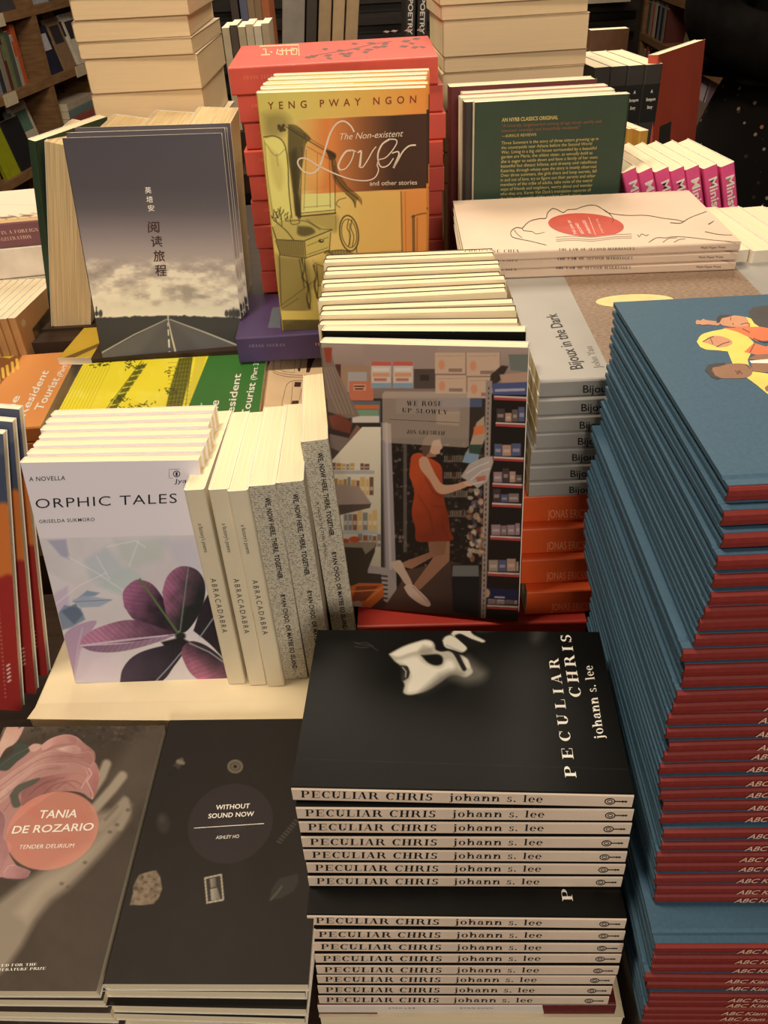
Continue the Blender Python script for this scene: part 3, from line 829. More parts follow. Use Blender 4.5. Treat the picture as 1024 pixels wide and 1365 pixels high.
def build_now(K, tall=False):
    K.H.pop('spine'); K.H.pop('front')
    h, t = K.h, K.t
    def paint(cv):
        cv.fill((202, 192, 168))
        X, Y = cv.X, cv.Y
        row = np.floor(X / 1.6)
        n = fbm(Y * 2.2 + row * 7.3, X * 1.4, 5, 3)
        ink = np.clip((n - .52) * 10, 0, 1) * np.clip(1.4 - np.abs((X / 1.6) % 1 - .5) * 3.2, 0, 1)
        cv.blend(ink, (66, 60, 54), .8)
    K.art('spine', .00042, paint, (1.05, 1.1, 1.2), .55)
    o = .004
    K.text('spine', 'WE, NOW HERE, THERE, TOGETHER', (.010, .0105), (.082, .0100), (.010, .0142), INK, bold=.03, spacing=1.05)
    K.text('spine', 'RYAN CHOO, OR MAYBE SO ISLAND', (.097, .0095), (.174, .0090), (.097, .0132), INK, bold=.03, spacing=1.05)
    if tall:
        K.text('spine', 'A HOLE IN THE WALL', (.05, .004), (.10, .004), (.05, .0062), INK, spacing=1.05)

def build_wrus(K):
    f = zp(420, 320, 3.413)
    def paint(cv):
        z = zc(cv, 420, 320, 3.413)
        z.fill((58, 49, 43))
        rr = random.Random(5)
        z.polyshade([(0, 470), (1000, 470), (1000, 720), (0, 720)], (168, 148, 138), (128, 110, 100), (300, 480), (300, 720))
        z.rect(220, 480, 560, 620, (158, 138, 130), .8, 20)
        # aisle in the depth
        z.poly([(330, 900), (800, 900), (790, 1600), (340, 1600)], (38, 32, 28), 1, 10)
        for i in range(420):
            x, y = rr.uniform(345, 780), rr.uniform(930, 1500)
            c = rr.choice([(110, 90, 76), (74, 60, 52), (150, 130, 116), (94, 64, 52), (70, 74, 70), (28, 24, 22)])
            z.ell(x, y, rr.uniform(3, 9), rr.uniform(3, 10), c, rr.uniform(.25, .7), 4)
        for y in (1010, 1085, 1170, 1260):
            z.rect(585, y - 8, 700, y, (108, 98, 90), .8, 4)
            for i in range(12):
                z.rect(588 + i * 9, y - 30, 594 + i * 9, y - 8, rr.choice([(140, 110, 96), (120, 112, 104), (150, 130, 110), (90, 60, 50)]), .8, 3)
        z.rect(402, 930, 418, 1420, (112, 102, 94), .7, 6)
        # boxes on the top shelf
        def box(x0, y0, x1, y1, c): z.rect(x0, y0, x1, y1, c, 1, 3)
        box(92, 565, 118, 700, (84, 52, 44))
        box(118, 572, 250, 690, (160, 130, 104)); box(150, 600, 236, 690, (168, 162, 158))
        box(155, 642, 266, 730, (192, 112, 84)); box(175, 655, 232, 684, (206, 150, 120)); box(178, 662, 226, 668, (70, 44, 40)); box(182, 674, 220, 680, (70, 44, 40))
        box(165, 732, 298, 832, (96, 104, 110)); box(165, 750, 292, 768, (196, 106, 60)); box(168, 772, 290, 800, (120, 150, 120)); box(170, 800, 292, 830, (206, 196, 184))
        for x in (256, 356):
            box(x, 552, x + 90, 672, (204, 188, 176)); box(x, 552, x + 90, 572, (190, 96, 84)); box(x + 8, 582, x + 80, 596, (214, 206, 196)); box(x + 6, 604, x + 84, 622, (206, 150, 110)); box(x, 650, x + 90, 672, (132, 156, 170))
            box(x + 12, 628, x + 70, 642, (176, 120, 108))
        box(450, 586, 548, 676, (84, 72, 64)); box(478, 612, 520, 640, (60, 52, 47))
        for x0, y0, x1, y1 in ((546, 512, 686, 610), (690, 512, 842, 620), (548, 615, 690, 700), (694, 624, 830, 720)):
            box(x0, y0, x1, y1, (198, 170, 146)); z.line([(x0, y1), (x1, y1)], 4, (120, 98, 84), .8, 3); z.line([(x1, y0), (x1, y1)], 4, (140, 116, 98), .8, 3)
            z.ell(x0 + 30, (y0 + y1) / 2 + 6, 15, 22, (206, 132, 96), .7, 6); z.rect(x0 + 62, y1 - 26, x0 + 124, y1 - 10, (130, 108, 94), .8, 3); z.line([(x0 + 10, y0 + 16), (x1 - 16, y0 + 14)], 2, (150, 124, 106), .8, 3)
        box(560, 720, 760, 760, (78, 88, 112))
        # hanging bags top left
        z.poly([(28, 490), (70, 488), (86, 560), (150, 700), (204, 800), (150, 812), (60, 780)], (126, 108, 96), .95, 6)
        z.poly([(40, 490), (78, 490), (72, 560), (50, 556)], (150, 66, 48), .95, 6)
        for k in range(5): z.line([(40 + k * 12, 580), (70 + k * 18, 700), (110 + k * 16, 790)], 4, (168, 152, 138), .6, 6)
        z.poly([(60, 800), (110, 790), (170, 830), (160, 880), (80, 860)], (128, 66, 52), .8, 8)
        z.poly([(60, 880), (150, 900), (240, 990), (200, 1010), (60, 950)], (120, 106, 98), 1, 5)
        z.poly([(150, 905), (190, 840), (238, 880), (200, 970)], (128, 94, 82), 1, 5)
        z.poly([(60, 940), (210, 1000), (222, 1010), (60, 1012)], (76, 66, 60), 1, 4)
        # fridge
        z.polyshade([(215, 850), (300, 850), (300, 1490), (240, 1480), (90, 1430), (70, 1010)], (222, 214, 190), (178, 172, 152), (220, 850), (250, 1480))
        for y, x0, x1 in ((1048, 75, 270), (1322, 95, 285)):
            z.rect(x0, y, x1, y + 16, (164, 166, 166), 1, 3)
        for y, hh, x0, x1 in ((1045, 34, 74, 230), (1160, 84, 86, 268), (1320, 96, 98, 265), (1395, 60, 196, 292)):
            x = x0
            while x < x1:
                w = rr.uniform(16, 26)
                z.rect(x, y - hh * rr.uniform(.75, 1), x + w - 3, y, rr.choice([(150, 110, 60), (196, 160, 96), (120, 70, 50), (206, 200, 180), (110, 112, 112), (176, 140, 80), (94, 60, 44)]), .85, 4)
                z.rect(x + 2, y - hh * .45, x + w - 5, y - hh * .25, (216, 208, 190), .6, 4)
                x += w
        z.poly([(300, 830), (345, 835), (358, 1200), (372, 1590), (330, 1650), (318, 1480)], (150, 142, 142), 1, 4)
        z.poly([(318, 830), (330, 830), (350, 1500), (338, 1500)], (186, 178, 174), .8, 5)
        z.poly([(300, 830), (306, 830), (322, 1490), (314, 1490)], (96, 90, 90), .8, 3)
        z.poly([(240, 1480), (330, 1492), (372, 1580), (330, 1650), (312, 1640), (300, 1520), (240, 1515)], (158, 148, 146), 1, 4)
        for k in range(6): z.line([(246, 1522 + k * 20), (328, 1530 + k * 20)], 8, (54, 46, 44), .9, 3)
        # left shelf ledges
        z.poly([(78, 1108), (200, 1120), (258, 1200), (150, 1222), (80, 1215)], (150, 132, 120), 1, 8)
        z.poly([(80, 1205), (255, 1200), (250, 1218), (95, 1255)], (84, 72, 64), 1, 5)
        z.poly([(108, 1380), (276, 1378), (272, 1420), (240, 1500), (195, 1598), (128, 1600)], (58, 50, 40), 1, 5)
        z.poly([(108, 1372), (278, 1374), (272, 1396), (230, 1430), (215, 1400), (110, 1396)], (128, 116, 98), 1, 4)
        z.ell(180, 1362, 26, 14, (170, 76, 46), 1, 5); z.ell(138, 1368, 18, 10, (150, 70, 50), 1, 5)
        z.poly([(150, 1580), (200, 1560), (310, 1562), (314, 1620), (240, 1686), (136, 1680), (134, 1620)], (178, 92, 42), 1, 4)
        z.poly([(190, 1575), (290, 1572), (230, 1640), (160, 1650)], (120, 58, 32), 1, 5)
        z.poly([(134, 1650), (200, 1640), (232, 1680), (136, 1682)], (160, 144, 136), .9, 5)
        z.line([(150, 1600), (300, 1590)], 6, (210, 126, 70), .9, 4); z.line([(236, 1640), (310, 1576)], 7, (206, 120, 64), .9, 4)
        # floor
        z.polyshade([(372, 1590), (420, 1500), (620, 1460), (800, 1520), (790, 1760), (300, 1690), (330, 1650)], (84, 64, 54), (56, 43, 38), (400, 1500), (600, 1740), 1, 8)
        # right shelves
        z.poly([(800, 700), (975, 640), (960, 1760), (770, 1740), (775, 1200)], (36, 29, 26), 1, 5)
        z.poly([(880, 520), (972, 520), (968, 600), (890, 592)], (110, 116, 108), 1, 5); z.poly([(800, 612), (850, 570), (880, 574), (850, 630), (790, 690)], (56, 46, 40), .95, 6)
        z.poly([(840, 612), (970, 600), (966, 655), (850, 650)], (176, 146, 124), 1, 5)
        z.poly([(806, 652), (966, 645), (964, 704), (808, 704)], (78, 86, 128), 1, 4); z.line([(824, 684), (950, 680)], 12, (190, 186, 190), .8, 5)
        ys = [(708, 815, 965), (828, 822, 958), (984, 812, 950), (1104, 808, 944), (1194, 806, 940), (1344, 798, 936), (1509, 786, 930), (1659, 782, 924)]
        for i, (y, x0, x1) in enumerate(ys):
            if i:
                x = x0 + 4
                while x < x1 - 14:
                    w = rr.uniform(22, 48); hh = rr.uniform(34, 70)
                    z.rect(x, y - hh, min(x + w, x1 - 4), y - 2, rr.choice([(170, 150, 134), (140, 120, 120), (110, 96, 90), (186, 150, 130), (90, 96, 130), (160, 132, 140), (74, 60, 60)]), .9, 4)
                    z.rect(x + 5, y - hh * .6, min(x + w - 6, x1 - 6), y - hh * .35, (206, 196, 186), .5, 4)
                    x += w + 2
            z.poly([(x0, y), (x1, y + 6), (x1, y + 14), (x0, y + 8)], (206, 186, 176), 1, 2.5)
            z.poly([(x0, y + 8), (x1, y + 14), (x1, y + 25), (x0, y + 18)], (168, 66, 62), 1, 2.5)
        z.poly([(752, 1580), (922, 1590), (922, 1640), (752, 1630)], (36, 38, 66), 1, 4); z.ell(782, 1606, 14, 20, (196, 160, 110), .9, 5); z.line([(820, 1624), (860, 1626)], 8, (190, 186, 190), .8, 4)
        # perforated upright
        z.poly([(778, 640), (806, 640), (790, 1240), (776, 1740), (754, 1740), (766, 1240)], (150, 136, 126), 1, 4)
        for k in range(46): z.rect(788 - k * .55, 668 + k * 23, 793 - k * .55, 680 + k * 23, (52, 44, 40), .9, 2)
        # goods hanging in front of the upright
        for i in range(70):
            z.ell(rr.uniform(700, 765), rr.uniform(1130, 1450), rr.uniform(6, 14), rr.uniform(6, 16), rr.choice([(150, 118, 90), (196, 170, 140), (120, 60, 50), (70, 60, 56), (206, 190, 170), (110, 100, 120)]), .7, 5)
        z.poly([(620, 1476), (750, 1476), (742, 1720), (628, 1690)], (34, 32, 34), 1, 4); z.poly([(626, 1480), (744, 1480), (746, 1530), (624, 1530)], (108, 110, 106), 1, 5)
        z.poly([(672, 1010), (705, 930), (735, 830), (770, 800), (775, 900), (750, 960), (740, 1020)], (170, 150, 130), 1, 5); z.poly([(722, 850), (770, 842), (768, 880), (722, 890)], (206, 110, 60), .9, 5); z.poly([(700, 930), (760, 930), (752, 975), (700, 975)], (44, 66, 52), .9, 5); z.poly([(685, 965), (745, 975), (730, 1020), (672, 1010)], (120, 150, 176), .9, 5)
        # the woman
        SKN, SK2 = (190, 148, 120), (150, 108, 84)
        z.poly([(560, 1370), (614, 1370), (612, 1460), (580, 1490), (530, 1540), (478, 1590), (446, 1572), (484, 1520), (534, 1450)], SK2, 1, 4)
        z.polyshade([(514, 1368), (600, 1368), (590, 1430), (540, 1440), (440, 1496), (392, 1484), (400, 1466), (520, 1420)], (130, 92, 70), (160, 116, 92), (560, 1380), (400, 1480), 1, 4)
        z.poly(curve([(345, 1466), (362, 1460), (390, 1458), (412, 1500), (440, 1555), (438, 1570), (412, 1566), (380, 1520), (352, 1490), (345, 1466)], 4), (196, 172, 152), 1, 3)
        z.poly(curve([(404, 1580), (420, 1566), (446, 1568), (480, 1600), (510, 1630), (526, 1655), (516, 1668), (480, 1656), (430, 1620), (404, 1580)], 4), (206, 180, 162), 1, 3)
        z.line([(446, 1576), (480, 1612), (516, 1650)], 4, (140, 116, 102), .7, 4)
        z.poly([(500, 930), (550, 930), (552, 985), (510, 990), (490, 970)], SK2, 1, 4)
        z.polyshade(curve([(436, 990), (448, 974), (480, 968), (505, 985), (540, 1000), (575, 1030), (580, 1090), (584, 1150), (592, 1200), (606, 1250), (616, 1320), (628, 1364), (550, 1370), (464, 1370), (456, 1310), (440, 1240), (452, 1150), (440, 1100), (430, 1070), (436, 990)], 4), (176, 74, 40), (122, 48, 28), (440, 1100), (610, 1250), 1, 3, .3, 6, .02)
        for q in ([(470, 1160), (520, 1240), (540, 1330)], [(540, 1210), (585, 1215)], [(500, 1080), (540, 1150), (580, 1170)], [(580, 1290), (600, 1350)]):
            z.line(q, 5, (96, 38, 24), .55, 6)
        z.poly(curve([(472, 1000), (490, 984), (512, 992), (530, 1030), (556, 1080), (584, 1112), (640, 1110), (684, 1096), (700, 1110), (690, 1122), (640, 1142), (586, 1156), (552, 1142), (520, 1090), (480, 1040), (472, 1000)], 4), SKN, 1, 3)
        z.ell(702, 1106, 22, 14, (206, 164, 138), 1, 4)
        z.poly([(664, 1076), (700, 1020), (760, 990), (808, 982), (812, 1010), (784, 1096), (740, 1130), (716, 1110)], (178, 166, 158), .95, 5)
        for q in ([(690, 1060), (740, 1030), (790, 1010)], [(710, 1090), (760, 1050), (795, 1040)], [(720, 1110), (760, 1100), (780, 1070)]): z.line(q, 5, (214, 204, 196), .8, 5)
        z.poly([(730, 1080), (780, 1070), (776, 1092), (740, 1100)], (176, 90, 66), .8, 5)
        z.poly(curve([(505, 925), (512, 900), (540, 886), (566, 896), (574, 925), (580, 945), (570, 955), (566, 972), (540, 974), (520, 960), (505, 925)], 4), (196, 160, 138), 1, 3)
        z.poly(curve([(492, 975), (484, 940), (500, 900), (530, 880), (566, 888), (572, 906), (540, 912), (528, 940), (520, 965), (500, 985), (492, 975)], 4), (92, 70, 58), 1, 4)
        # pale translucent panel behind the title
        z.poly([(306, 700), (318, 688), (696, 690), (706, 702), (700, 936), (688, 944), (322, 922), (308, 908)], (196, 178, 160), .62, 3)
        z.rect(368, 712, 660, 790, (160, 146, 138), .45, 4)
        z.poly([(552, 780), (660, 780), (656, 846), (552, 838)], (196, 172, 148), .4, 4)
        z.blend(np.clip((z.Y - 900) / 900, 0, 1), (40, 32, 28), .18)
    K.art('front', .0005, paint, (1.12, 1.1, 1.12), .38)
    K.text('front', 'WE ROSE', f(417, 752), f(577, 754), f(418, 731), INK, 'serif', spacing=2.2)
    K.text('front', 'UP SLOWLY', f(396, 782), f(603, 792), f(397, 763), INK, 'serif', spacing=2.0)
    K.stroke('front', [f(338, 815), f(656, 830)], .5, INK)
    K.text('front', 'JON GRESHAM', f(418, 880), f(590, 886), f(419, 863), INK, 'serif', spacing=1.6)

def build_jonas(K):
    f = zp(680, 640, 2.977)
    m = mat('peach_lettering', (250, 178, 130))
    K.text('spine', 'JONAS ERICSSON', f(150, 150), f(356, 146), f(150, 116), m, bold=-.006, spacing=1.0)

def build_bijoux(K):
    f = zp(680, 340, 2.977)
    BR = mat('woven_brown_print', (150, 126, 106), .6, .22, 1.0, (900, 260, 1))
    h, w = K.h, K.w
    # photograph across the middle of the cover: between the two grey bands
    a = K.uv('front', [(747, 370), (815, 483), (1007, 384)])
    v1 = float((a[0][1] + a[1][1]) / 2); v0 = float(a[2][1])
    K.H['front_uv'] = None
    H = K.H.pop('front')
    K.poly('front', [(.0025, v0), (w - .0005, v0), (w - .0005, v1), (.0025, v1)], BR)
    EG = mat('egg_yellow_print', (244, 218, 150))
    K.H['front'] = H
    c = K.uv('front', [(846, 401)])[0]
    K.H.pop('front')
    K.ell('front', c[0], c[1], .013, .031, EG, .0002)
    K.H['front'] = H
    del K.H['front_uv']
    K.text('front', 'Bijoux in the Dark', f(291, 450), f(184, 232), f(238, 456), INK, bold=.006)
    K.text('front', 'John Yau', f(364, 447), f(325, 362), f(331, 450), mat('pale_grey_lettering', (134, 130, 126)))
    K.text('spine', 'Bijoux in the Dark', f(290, 546), f(640, 540), f(290, 515), INK, bold=.012)

def build_law(K):
    f = lambda pts: zl(640, 240, 2.667, pts)
    p = zp(640, 240, 2.667)
    RD, LN, LG = mat('oval_red_print', (196, 74, 56)), mat('pen_line', (52, 42, 36)), mat('faint_pen_line', (168, 148, 130))
    K.ell('front', *p(377, 160), 135 / 2.667, 41 / 2.667, RD, .00016, .06)
    for pts, w, w1 in (([(150, 172), (175, 148), (210, 138), (234, 136), (240, 118), (258, 102), (275, 106), (296, 116), (312, 106), (340, 104), (362, 96), (390, 90), (415, 92), (436, 104), (460, 118), (520, 126), (590, 126), (650, 136), (700, 142)], 1.0, .7),
                       ([(150, 172), (128, 170), (110, 184), (114, 202), (140, 210), (180, 218), (236, 232)], 1.1, .7), ([(122, 178), (132, 192), (150, 206)], .9, .6), ([(150, 172), (156, 180), (186, 184), (200, 192), (230, 186)], .9, .5),
                       ([(440, 106), (462, 122), (474, 140), (470, 152)], 1.1, .7), ([(676, 152), (712, 154), (730, 144), (752, 132), (806, 112)], 1.0, .7), ([(700, 142), (724, 148), (730, 144)], .8, .6), ([(812, 158), (832, 146)], 1.3, .7), ([(800, 184), (850, 194), (896, 196)], .8, .5),
                       ([(560, 194), (566, 202), (575, 192), (590, 198), (600, 194)], .8, .6), ([(600, 222), (628, 206), (660, 206), (690, 202), (740, 204), (830, 214), (930, 222)], .8, .5), ([(650, 222), (672, 208), (700, 206)], .7, .5), ([(690, 222), (708, 212), (730, 210)], .7, .5)):
        K.stroke('front', f(curve(pts, 4)), w, LN, w1)
    for y in (204, 212, 218):
        K.stroke('front', f([(270, y), (330, y - 4), (400, y), (480, y - 10), (540, y - 12)]), .7, LG)
    for i, s in enumerate(('THE LAW OF', 'SECOND', 'MARRIAGES')):
        x = 345 + i * 26
        K.text('front', s, p(x - 0, 194 - i * 2), p(x - 24, 194 - i * 2 - (50, 38, 46)[i]), p(x - 11, 194 - i * 2), WHITE, spacing=1.1)
    K.stroke('front', [p(386, 132), p(411, 196)], .7, mat('pale_pink_ink', (236, 196, 180)))
    K.text('front', 'CHRISTINE CHIA', p(441, 190), p(418, 138), p(433, 190), mat('pale_pink_ink', (236, 196, 180)), spacing=1.1)
    GR = mat('warm_grey_lettering', (122, 104, 90))
    K.text('spine', 'CHRISTINE CHIA', p(-55, 259), p(139, 256), p(-55, 249), GR, 'serif', spacing=2)
    K.text('spine', 'THE LAW OF SECOND MARRIAGES', p(279, 251), p(549, 248), p(279, 242), INK, 'serif', spacing=1.6)
    K.text('spine', 'Math Paper Press', p(786, 244), p(873, 242), p(786, 236), INK)

def build_nyrb(K):
    p = zp(580, 60, 2.306)
    GO, RB = mat('gold_lettering', (206, 186, 110)), mat('rust_lettering', (146, 92, 66))
    sl = -.047
    def ln(s, x0, x1, y, hgt, m, bold=0.0):
        K.text('back', s, p(x0, y), p(x1, y + (x1 - x0) * sl), p(x0 + .5, y - hgt), m, bold=bold)
    ln('AN NYRB CLASSICS ORIGINAL', 205, 378, 236, 12, GO, .02)
    ln('"A leisurely, largehearted coming of age novel, earthy and', 205, 511, 253, 10, RB)
    ln('innocent, nostalgic and beautifully rendered."', 205, 446, 268, 10, RB)
    ln('—KIRKUS REVIEWS', 205, 311, 284, 9, GO)
    L = ['Three Summers is the story of three sisters growing up in', 'the countryside near Athens before the Second World', 'War. Living in a big old house surrounded by a beautiful', 'garden are Maria, the oldest sister, as sexually bold as',
         'she is eager to settle down and have a family of her own;', 'beautiful but distant Infanta; and dreamy and rebellious', 'Katerina, through whose eyes the story is mostly observed.', 'Over three summers, the girls share and keep secrets, fall',
         'in and out of love, try to figure out their parents and other', 'members of the tribe of adults, take note of the weird', 'ways of friends and neighbors, worry about and wonder', 'who they are. Karen Van Dyck\'s translation captures all', 'the light and warmth of this modern Greek classic.']
    W_ = [502, 482, 496, 484, 500, 497, 497, 496, 493, 482, 484, 478, 452]
    for i, s in enumerate(L):
        ln(s, 204 - i * .3, W_[i], 306 + i * 14.2, 10, GO)

def build_ministry(K):
    K.H.pop('spine')
    K.text('spine', 'Ministry of Moral Panic', (.012, .0042), (.15, .0042), (.012, .0128), WHITE, bold=.02)

def build_singa(K):
    BK = mat('black_band', (24, 23, 22))
    K.poly('spine', [(.022, .0005), (.066, .0005), (.066, .0217), (.022, .0217)], BK)
    # lettering laid across the spine: read with the book upright
    for s, u, w_ in (('A', .032, .003), ('Singapore', .041, .0125), ('Story', .05, .007)):
        V, F, cap = sans(s, .02)
        x = (V[:, :1] - V[:, 0].min()) / (V[:, 0].max() - V[:, 0].min())
        UV = np.c_[u - V[:, 1:2] / cap * .0038, .0118 - w_ / 2 + x * w_]
        K.cov.add(K.lift('spine', UV, .0003), F, WHITE)

def build_coral(K):
    f = zp(290, 0, 2.926)
    DK, PL, PY = mat('dark_leaf_print', (104, 62, 58)), mat('pale_gold_print', (252, 196, 150)), mat('faint_coral_lettering', (240, 132, 112))
    rr = random.Random(9)
    for x, y in ((355, 224), (372, 222), (432, 218), (436, 226), (505, 218), (515, 210), (480, 196), (545, 190), (578, 204), (590, 194), (622, 184), (648, 182), (655, 172), (600, 168), (660, 124), (690, 122), (728, 182), (735, 162), (758, 168), (775, 152), (770, 186), (800, 182), (535, 170), (490, 210), (420, 192), (745, 120), (790, 118)):
        a = rr.uniform(-.4, .1)
        d = rr.uniform(13, 21)
        K.poly('front', [f(x - d, y), f(x - d * .3, y - 4.6 + a * d * .5), f(x + d, y + a * d), f(x + d * .2, y + 4.8 + a * d * .4)], DK)
    K.stroke('front', zl(290, 0, 2.926, [(340, 222), (420, 208), (500, 196), (600, 172), (680, 160)]), .5, DK)
    for pts in ([(176, 192), (188, 190), (190, 214)], [(170, 214), (205, 212)], [(206, 200), (214, 204)], [(236, 190), (230, 208), (250, 213)], [(252, 188), (254, 214)], [(268, 188), (270, 214)], [(240, 198), (300, 195)], [(286, 188), (310, 190), (308, 212), (290, 212), (286, 190)], [(164, 180), (316, 174), (318, 216)]):
        K.stroke('front', zl(290, 0, 2.926, pts), 1.6, PL)
    K.text('spine', 'ZHANG YUERAN', f(100, 309), f(242, 301), f(100, 295), PY, 'serif', spacing=2)

def build_purple(K):
    p = zp(300, 360, 5.689)
    m = mat('lilac_lettering', (156, 140, 176))
    K.text('spine', 'ZHANG YUERAN', p(182, 586), p(455, 576), p(182, 566), m, 'serif', spacing=2)
    K.text('spine', 'TEN LOVES', p(680, 571), p(880, 566), p(680, 553), mat('pale_gold_print', (252, 196, 150)), 'serif', spacing=2)
    K.poly('front', zl(300, 360, 5.689, [(325, 440), (356, 296), (366, 282), (420, 280), (420, 440)]), mat('slate_badge', (98, 108, 122)))

def build_lover(K):
    f = zp(300, 60, 3.25)
    def paint(cv):
        z = zc(cv, 300, 60, 3.25)
        z.ramp(np.clip((z.X - 150) / 720, 0, 1), [(0, (190, 174, 98)), (.25, (204, 184, 108)), (.6, (212, 176, 100)), (.85, (212, 150, 80)), (1, (200, 128, 64))])
        z.blend(np.clip((fbm(z.X * .012, z.Y * .012, 2) - .45) * 2, 0, 1), (170, 150, 70), .35)
        z.polyshade([(130, 190), (880, 170), (880, 300), (130, 325)], (188, 176, 88), (206, 130, 56), (300, 250), (880, 250), .6, 6)
        v = zc(cv, 340, 100, 3.627)
        I = (52, 45, 28)
        cl = lambda q: curve(q + [q[0]], 4)
        def L(pts, w=3.5, a=.85, sm=True): v.line(curve(pts, 5) if sm else pts, w, I, a, 3)
        def SH(q, c, a, soft): v.poly(cl(q), c, a, soft)
        # walls, daylight and shade drawn in charcoal
        v.poly([(505, 575), (705, 562), (712, 860), (500, 870)], (222, 168, 92), .85, 8)
        v.poly([(708, 562), (850, 550), (850, 870), (714, 860)], (206, 132, 66), .9, 5)
        SH([(40, 190), (120, 180), (170, 230), (110, 300), (50, 280)], (112, 100, 58), .6, 50)
        SH([(45, 310), (100, 298), (142, 336), (160, 430), (172, 690), (90, 660)], (214, 204, 118), .9, 12)
        SH([(60, 340), (110, 390), (140, 480), (120, 560), (80, 480)], (184, 172, 96), .7, 26)
        v.poly([(232, 560), (385, 545), (386, 655), (226, 668)], (218, 206, 128), .9, 6)
        SH([(210, 690), (390, 670), (390, 760), (330, 740), (240, 706)], (150, 136, 74), .7, 22)
        SH([(100, 870), (240, 890), (280, 1000), (265, 1140), (120, 1135)], (118, 104, 58), .75, 34)
        SH([(280, 900), (380, 940), (350, 1020), (290, 1000)], (150, 134, 74), .7, 26)
        SH([(270, 1040), (340, 1020), (330, 1120), (275, 1130)], (206, 190, 104), .7, 20)
        # title panel
        e0 = 216 - (v.X - 180) * .046
        e1 = 580 - (v.X - 180) * .049
        m = np.clip((v.Y - e0) / 2, 0, 1) * np.clip((e1 - v.Y) / 2, 0, 1)
        v.blend(m * np.clip((v.X - 190) / 150, 0, 1) * .85, (198, 112, 58))
        v.blend(m * np.clip((v.X - 370) / 300, 0, 1), (62, 41, 32))
        v.blend(m * np.clip(1 - np.hypot((v.X - 300) / 60, (v.Y - 450) / 110), 0, 1) * .6, (226, 176, 100))
        # curtain rod and curtains
        v.poly(cl([(160, 238), (190, 240), (218, 256), (270, 306), (246, 332), (236, 400), (218, 500), (210, 590), (222, 690), (196, 672), (184, 580), (172, 480), (160, 380)]), (92, 82, 50), .85, 6)
        for k in range(9):
            L([(166 + k * 9, 246 + k * 6), (164 + k * 7, 380), (184 + k * 4, 520), (196 + k * 3, 680)], 4 if k % 2 else 6, .55 if k % 2 else .35)
        SH([(170, 380), (200, 360), (206, 520), (188, 560)], (50, 44, 28), .55, 20)
        SH([(196, 560), (216, 600), (222, 690), (198, 670)], (46, 40, 26), .5, 12)
        L([(215, 256), (240, 290), (246, 330)], 3, .7); L([(240, 282), (268, 308)], 3, .7)
        L([(150, 250), (260, 318), (385, 392)], 5, .8); L([(156, 240), (262, 306), (372, 372)], 3, .6)
        for dx, dy in ((0, 0), (-14, 4), (9, 11), (-6, 14), (6, -10), (-16, -8)): v.ell(132 + dx, 254 + dy, 9, 8, I, .75, 4)
        v.poly(cl([(342, 360), (370, 368), (392, 384), (386, 408), (360, 406)]), (48, 38, 26), .85, 6)
        v.poly(cl([(364, 400), (386, 410), (402, 480), (440, 536), (500, 588), (516, 624), (492, 604), (486, 640), (468, 604), (420, 556), (378, 500)]), (96, 70, 40), .7, 6)
        L([(372, 405), (385, 480), (430, 545), (500, 600)], 5, .8); L([(388, 410), (404, 485), (446, 540), (508, 592), (516, 626)], 3.5, .8); L([(484, 640), (478, 610), (440, 572)], 4, .8); L([(440, 594), (405, 604), (394, 626), (410, 640)], 3.5, .75); L([(400, 470), (440, 530)], 7, .4)
        # arched mirror and window frame
        L([(42, 300), (96, 296), (140, 330), (158, 420), (164, 560), (178, 690)], 5); L([(50, 330), (100, 390), (148, 356)], 3, .5); L([(104, 380), (112, 440)], 3, .4); L([(46, 318), (60, 480), (84, 660)], 3, .5)
        L([(228, 350), (218, 672)], 4, .75, False); L([(248, 360), (236, 655)], 3, .5, False); L([(360, 400), (364, 640)], 3.5, .6, False); L([(386, 440), (388, 668)], 4, .75, False); L([(302, 380), (300, 640)], 3, .4, False)
        L([(220, 668), (388, 652)], 4, .75, False); L([(214, 684), (390, 668)], 7, .8, False); L([(236, 640), (366, 630)], 3, .5, False); L([(250, 345), (365, 410)], 3, .5, False)
        L([(390, 680), (392, 760)], 3, .4, False)
        # dressing table
        v.poly(cl([(86, 738), (130, 702), (240, 700), (312, 742), (372, 746), (300, 780), (236, 800), (104, 796)]), (176, 162, 92), .9, 4)
        v.poly([(100, 798), (238, 804), (242, 884), (122, 868)], (116, 102, 58), .85, 5)
        v.poly([(240, 804), (366, 760), (360, 846), (246, 884)], (186, 168, 92), .9, 4)
        SH([(206, 730), (270, 735), (290, 762), (240, 780), (205, 768)], (66, 58, 34), .75, 12)
        L([(84, 735), (104, 796), (238, 802), (372, 748)], 5, .85, False); L([(90, 700), (150, 752), (186, 796)], 5, .8); L([(150, 706), (240, 706), (316, 748)], 4, .7); L([(250, 700), (320, 742), (372, 746)], 3.5, .7)
        L([(240, 806), (246, 884), (360, 846), (366, 762)], 4, .8, False); L([(252, 826), (354, 784)], 3, .6, False); L([(254, 868), (352, 834)], 3, .6, False); L([(100, 800), (122, 870), (244, 886)], 4, .75, False)
        for k in range(12): L([(108 + k * 11, 804), (124 + k * 10, 868)], 3, .3, False)
        v.ell(320, 802, 13, 9, I, .9, 3); v.ell(323, 799, 5, 3, (214, 200, 120), .9, 2)
        for x0, x1, y0, y1 in ((226, 264, 888, 1128), (284, 302, 920, 1078)):
            L([(x0, y0), (x0 + 12, y0 + 50), (x0 + 4, y0 + 90), (x1 - 8, y0 + 130), (x1 - 12, y1 - 50), (x1, y1)], 10, .7); L([(x0 + 14, y0), (x0 + 22, y0 + 80), (x1 + 4, y1 - 60), (x1, y1)], 4, .8)
            v.line([(x0 + 7, y0 + 10), (x0 + 12, y0 + 80), (x1 - 4, y1 - 30)], 3, (190, 172, 96), .6, 3)
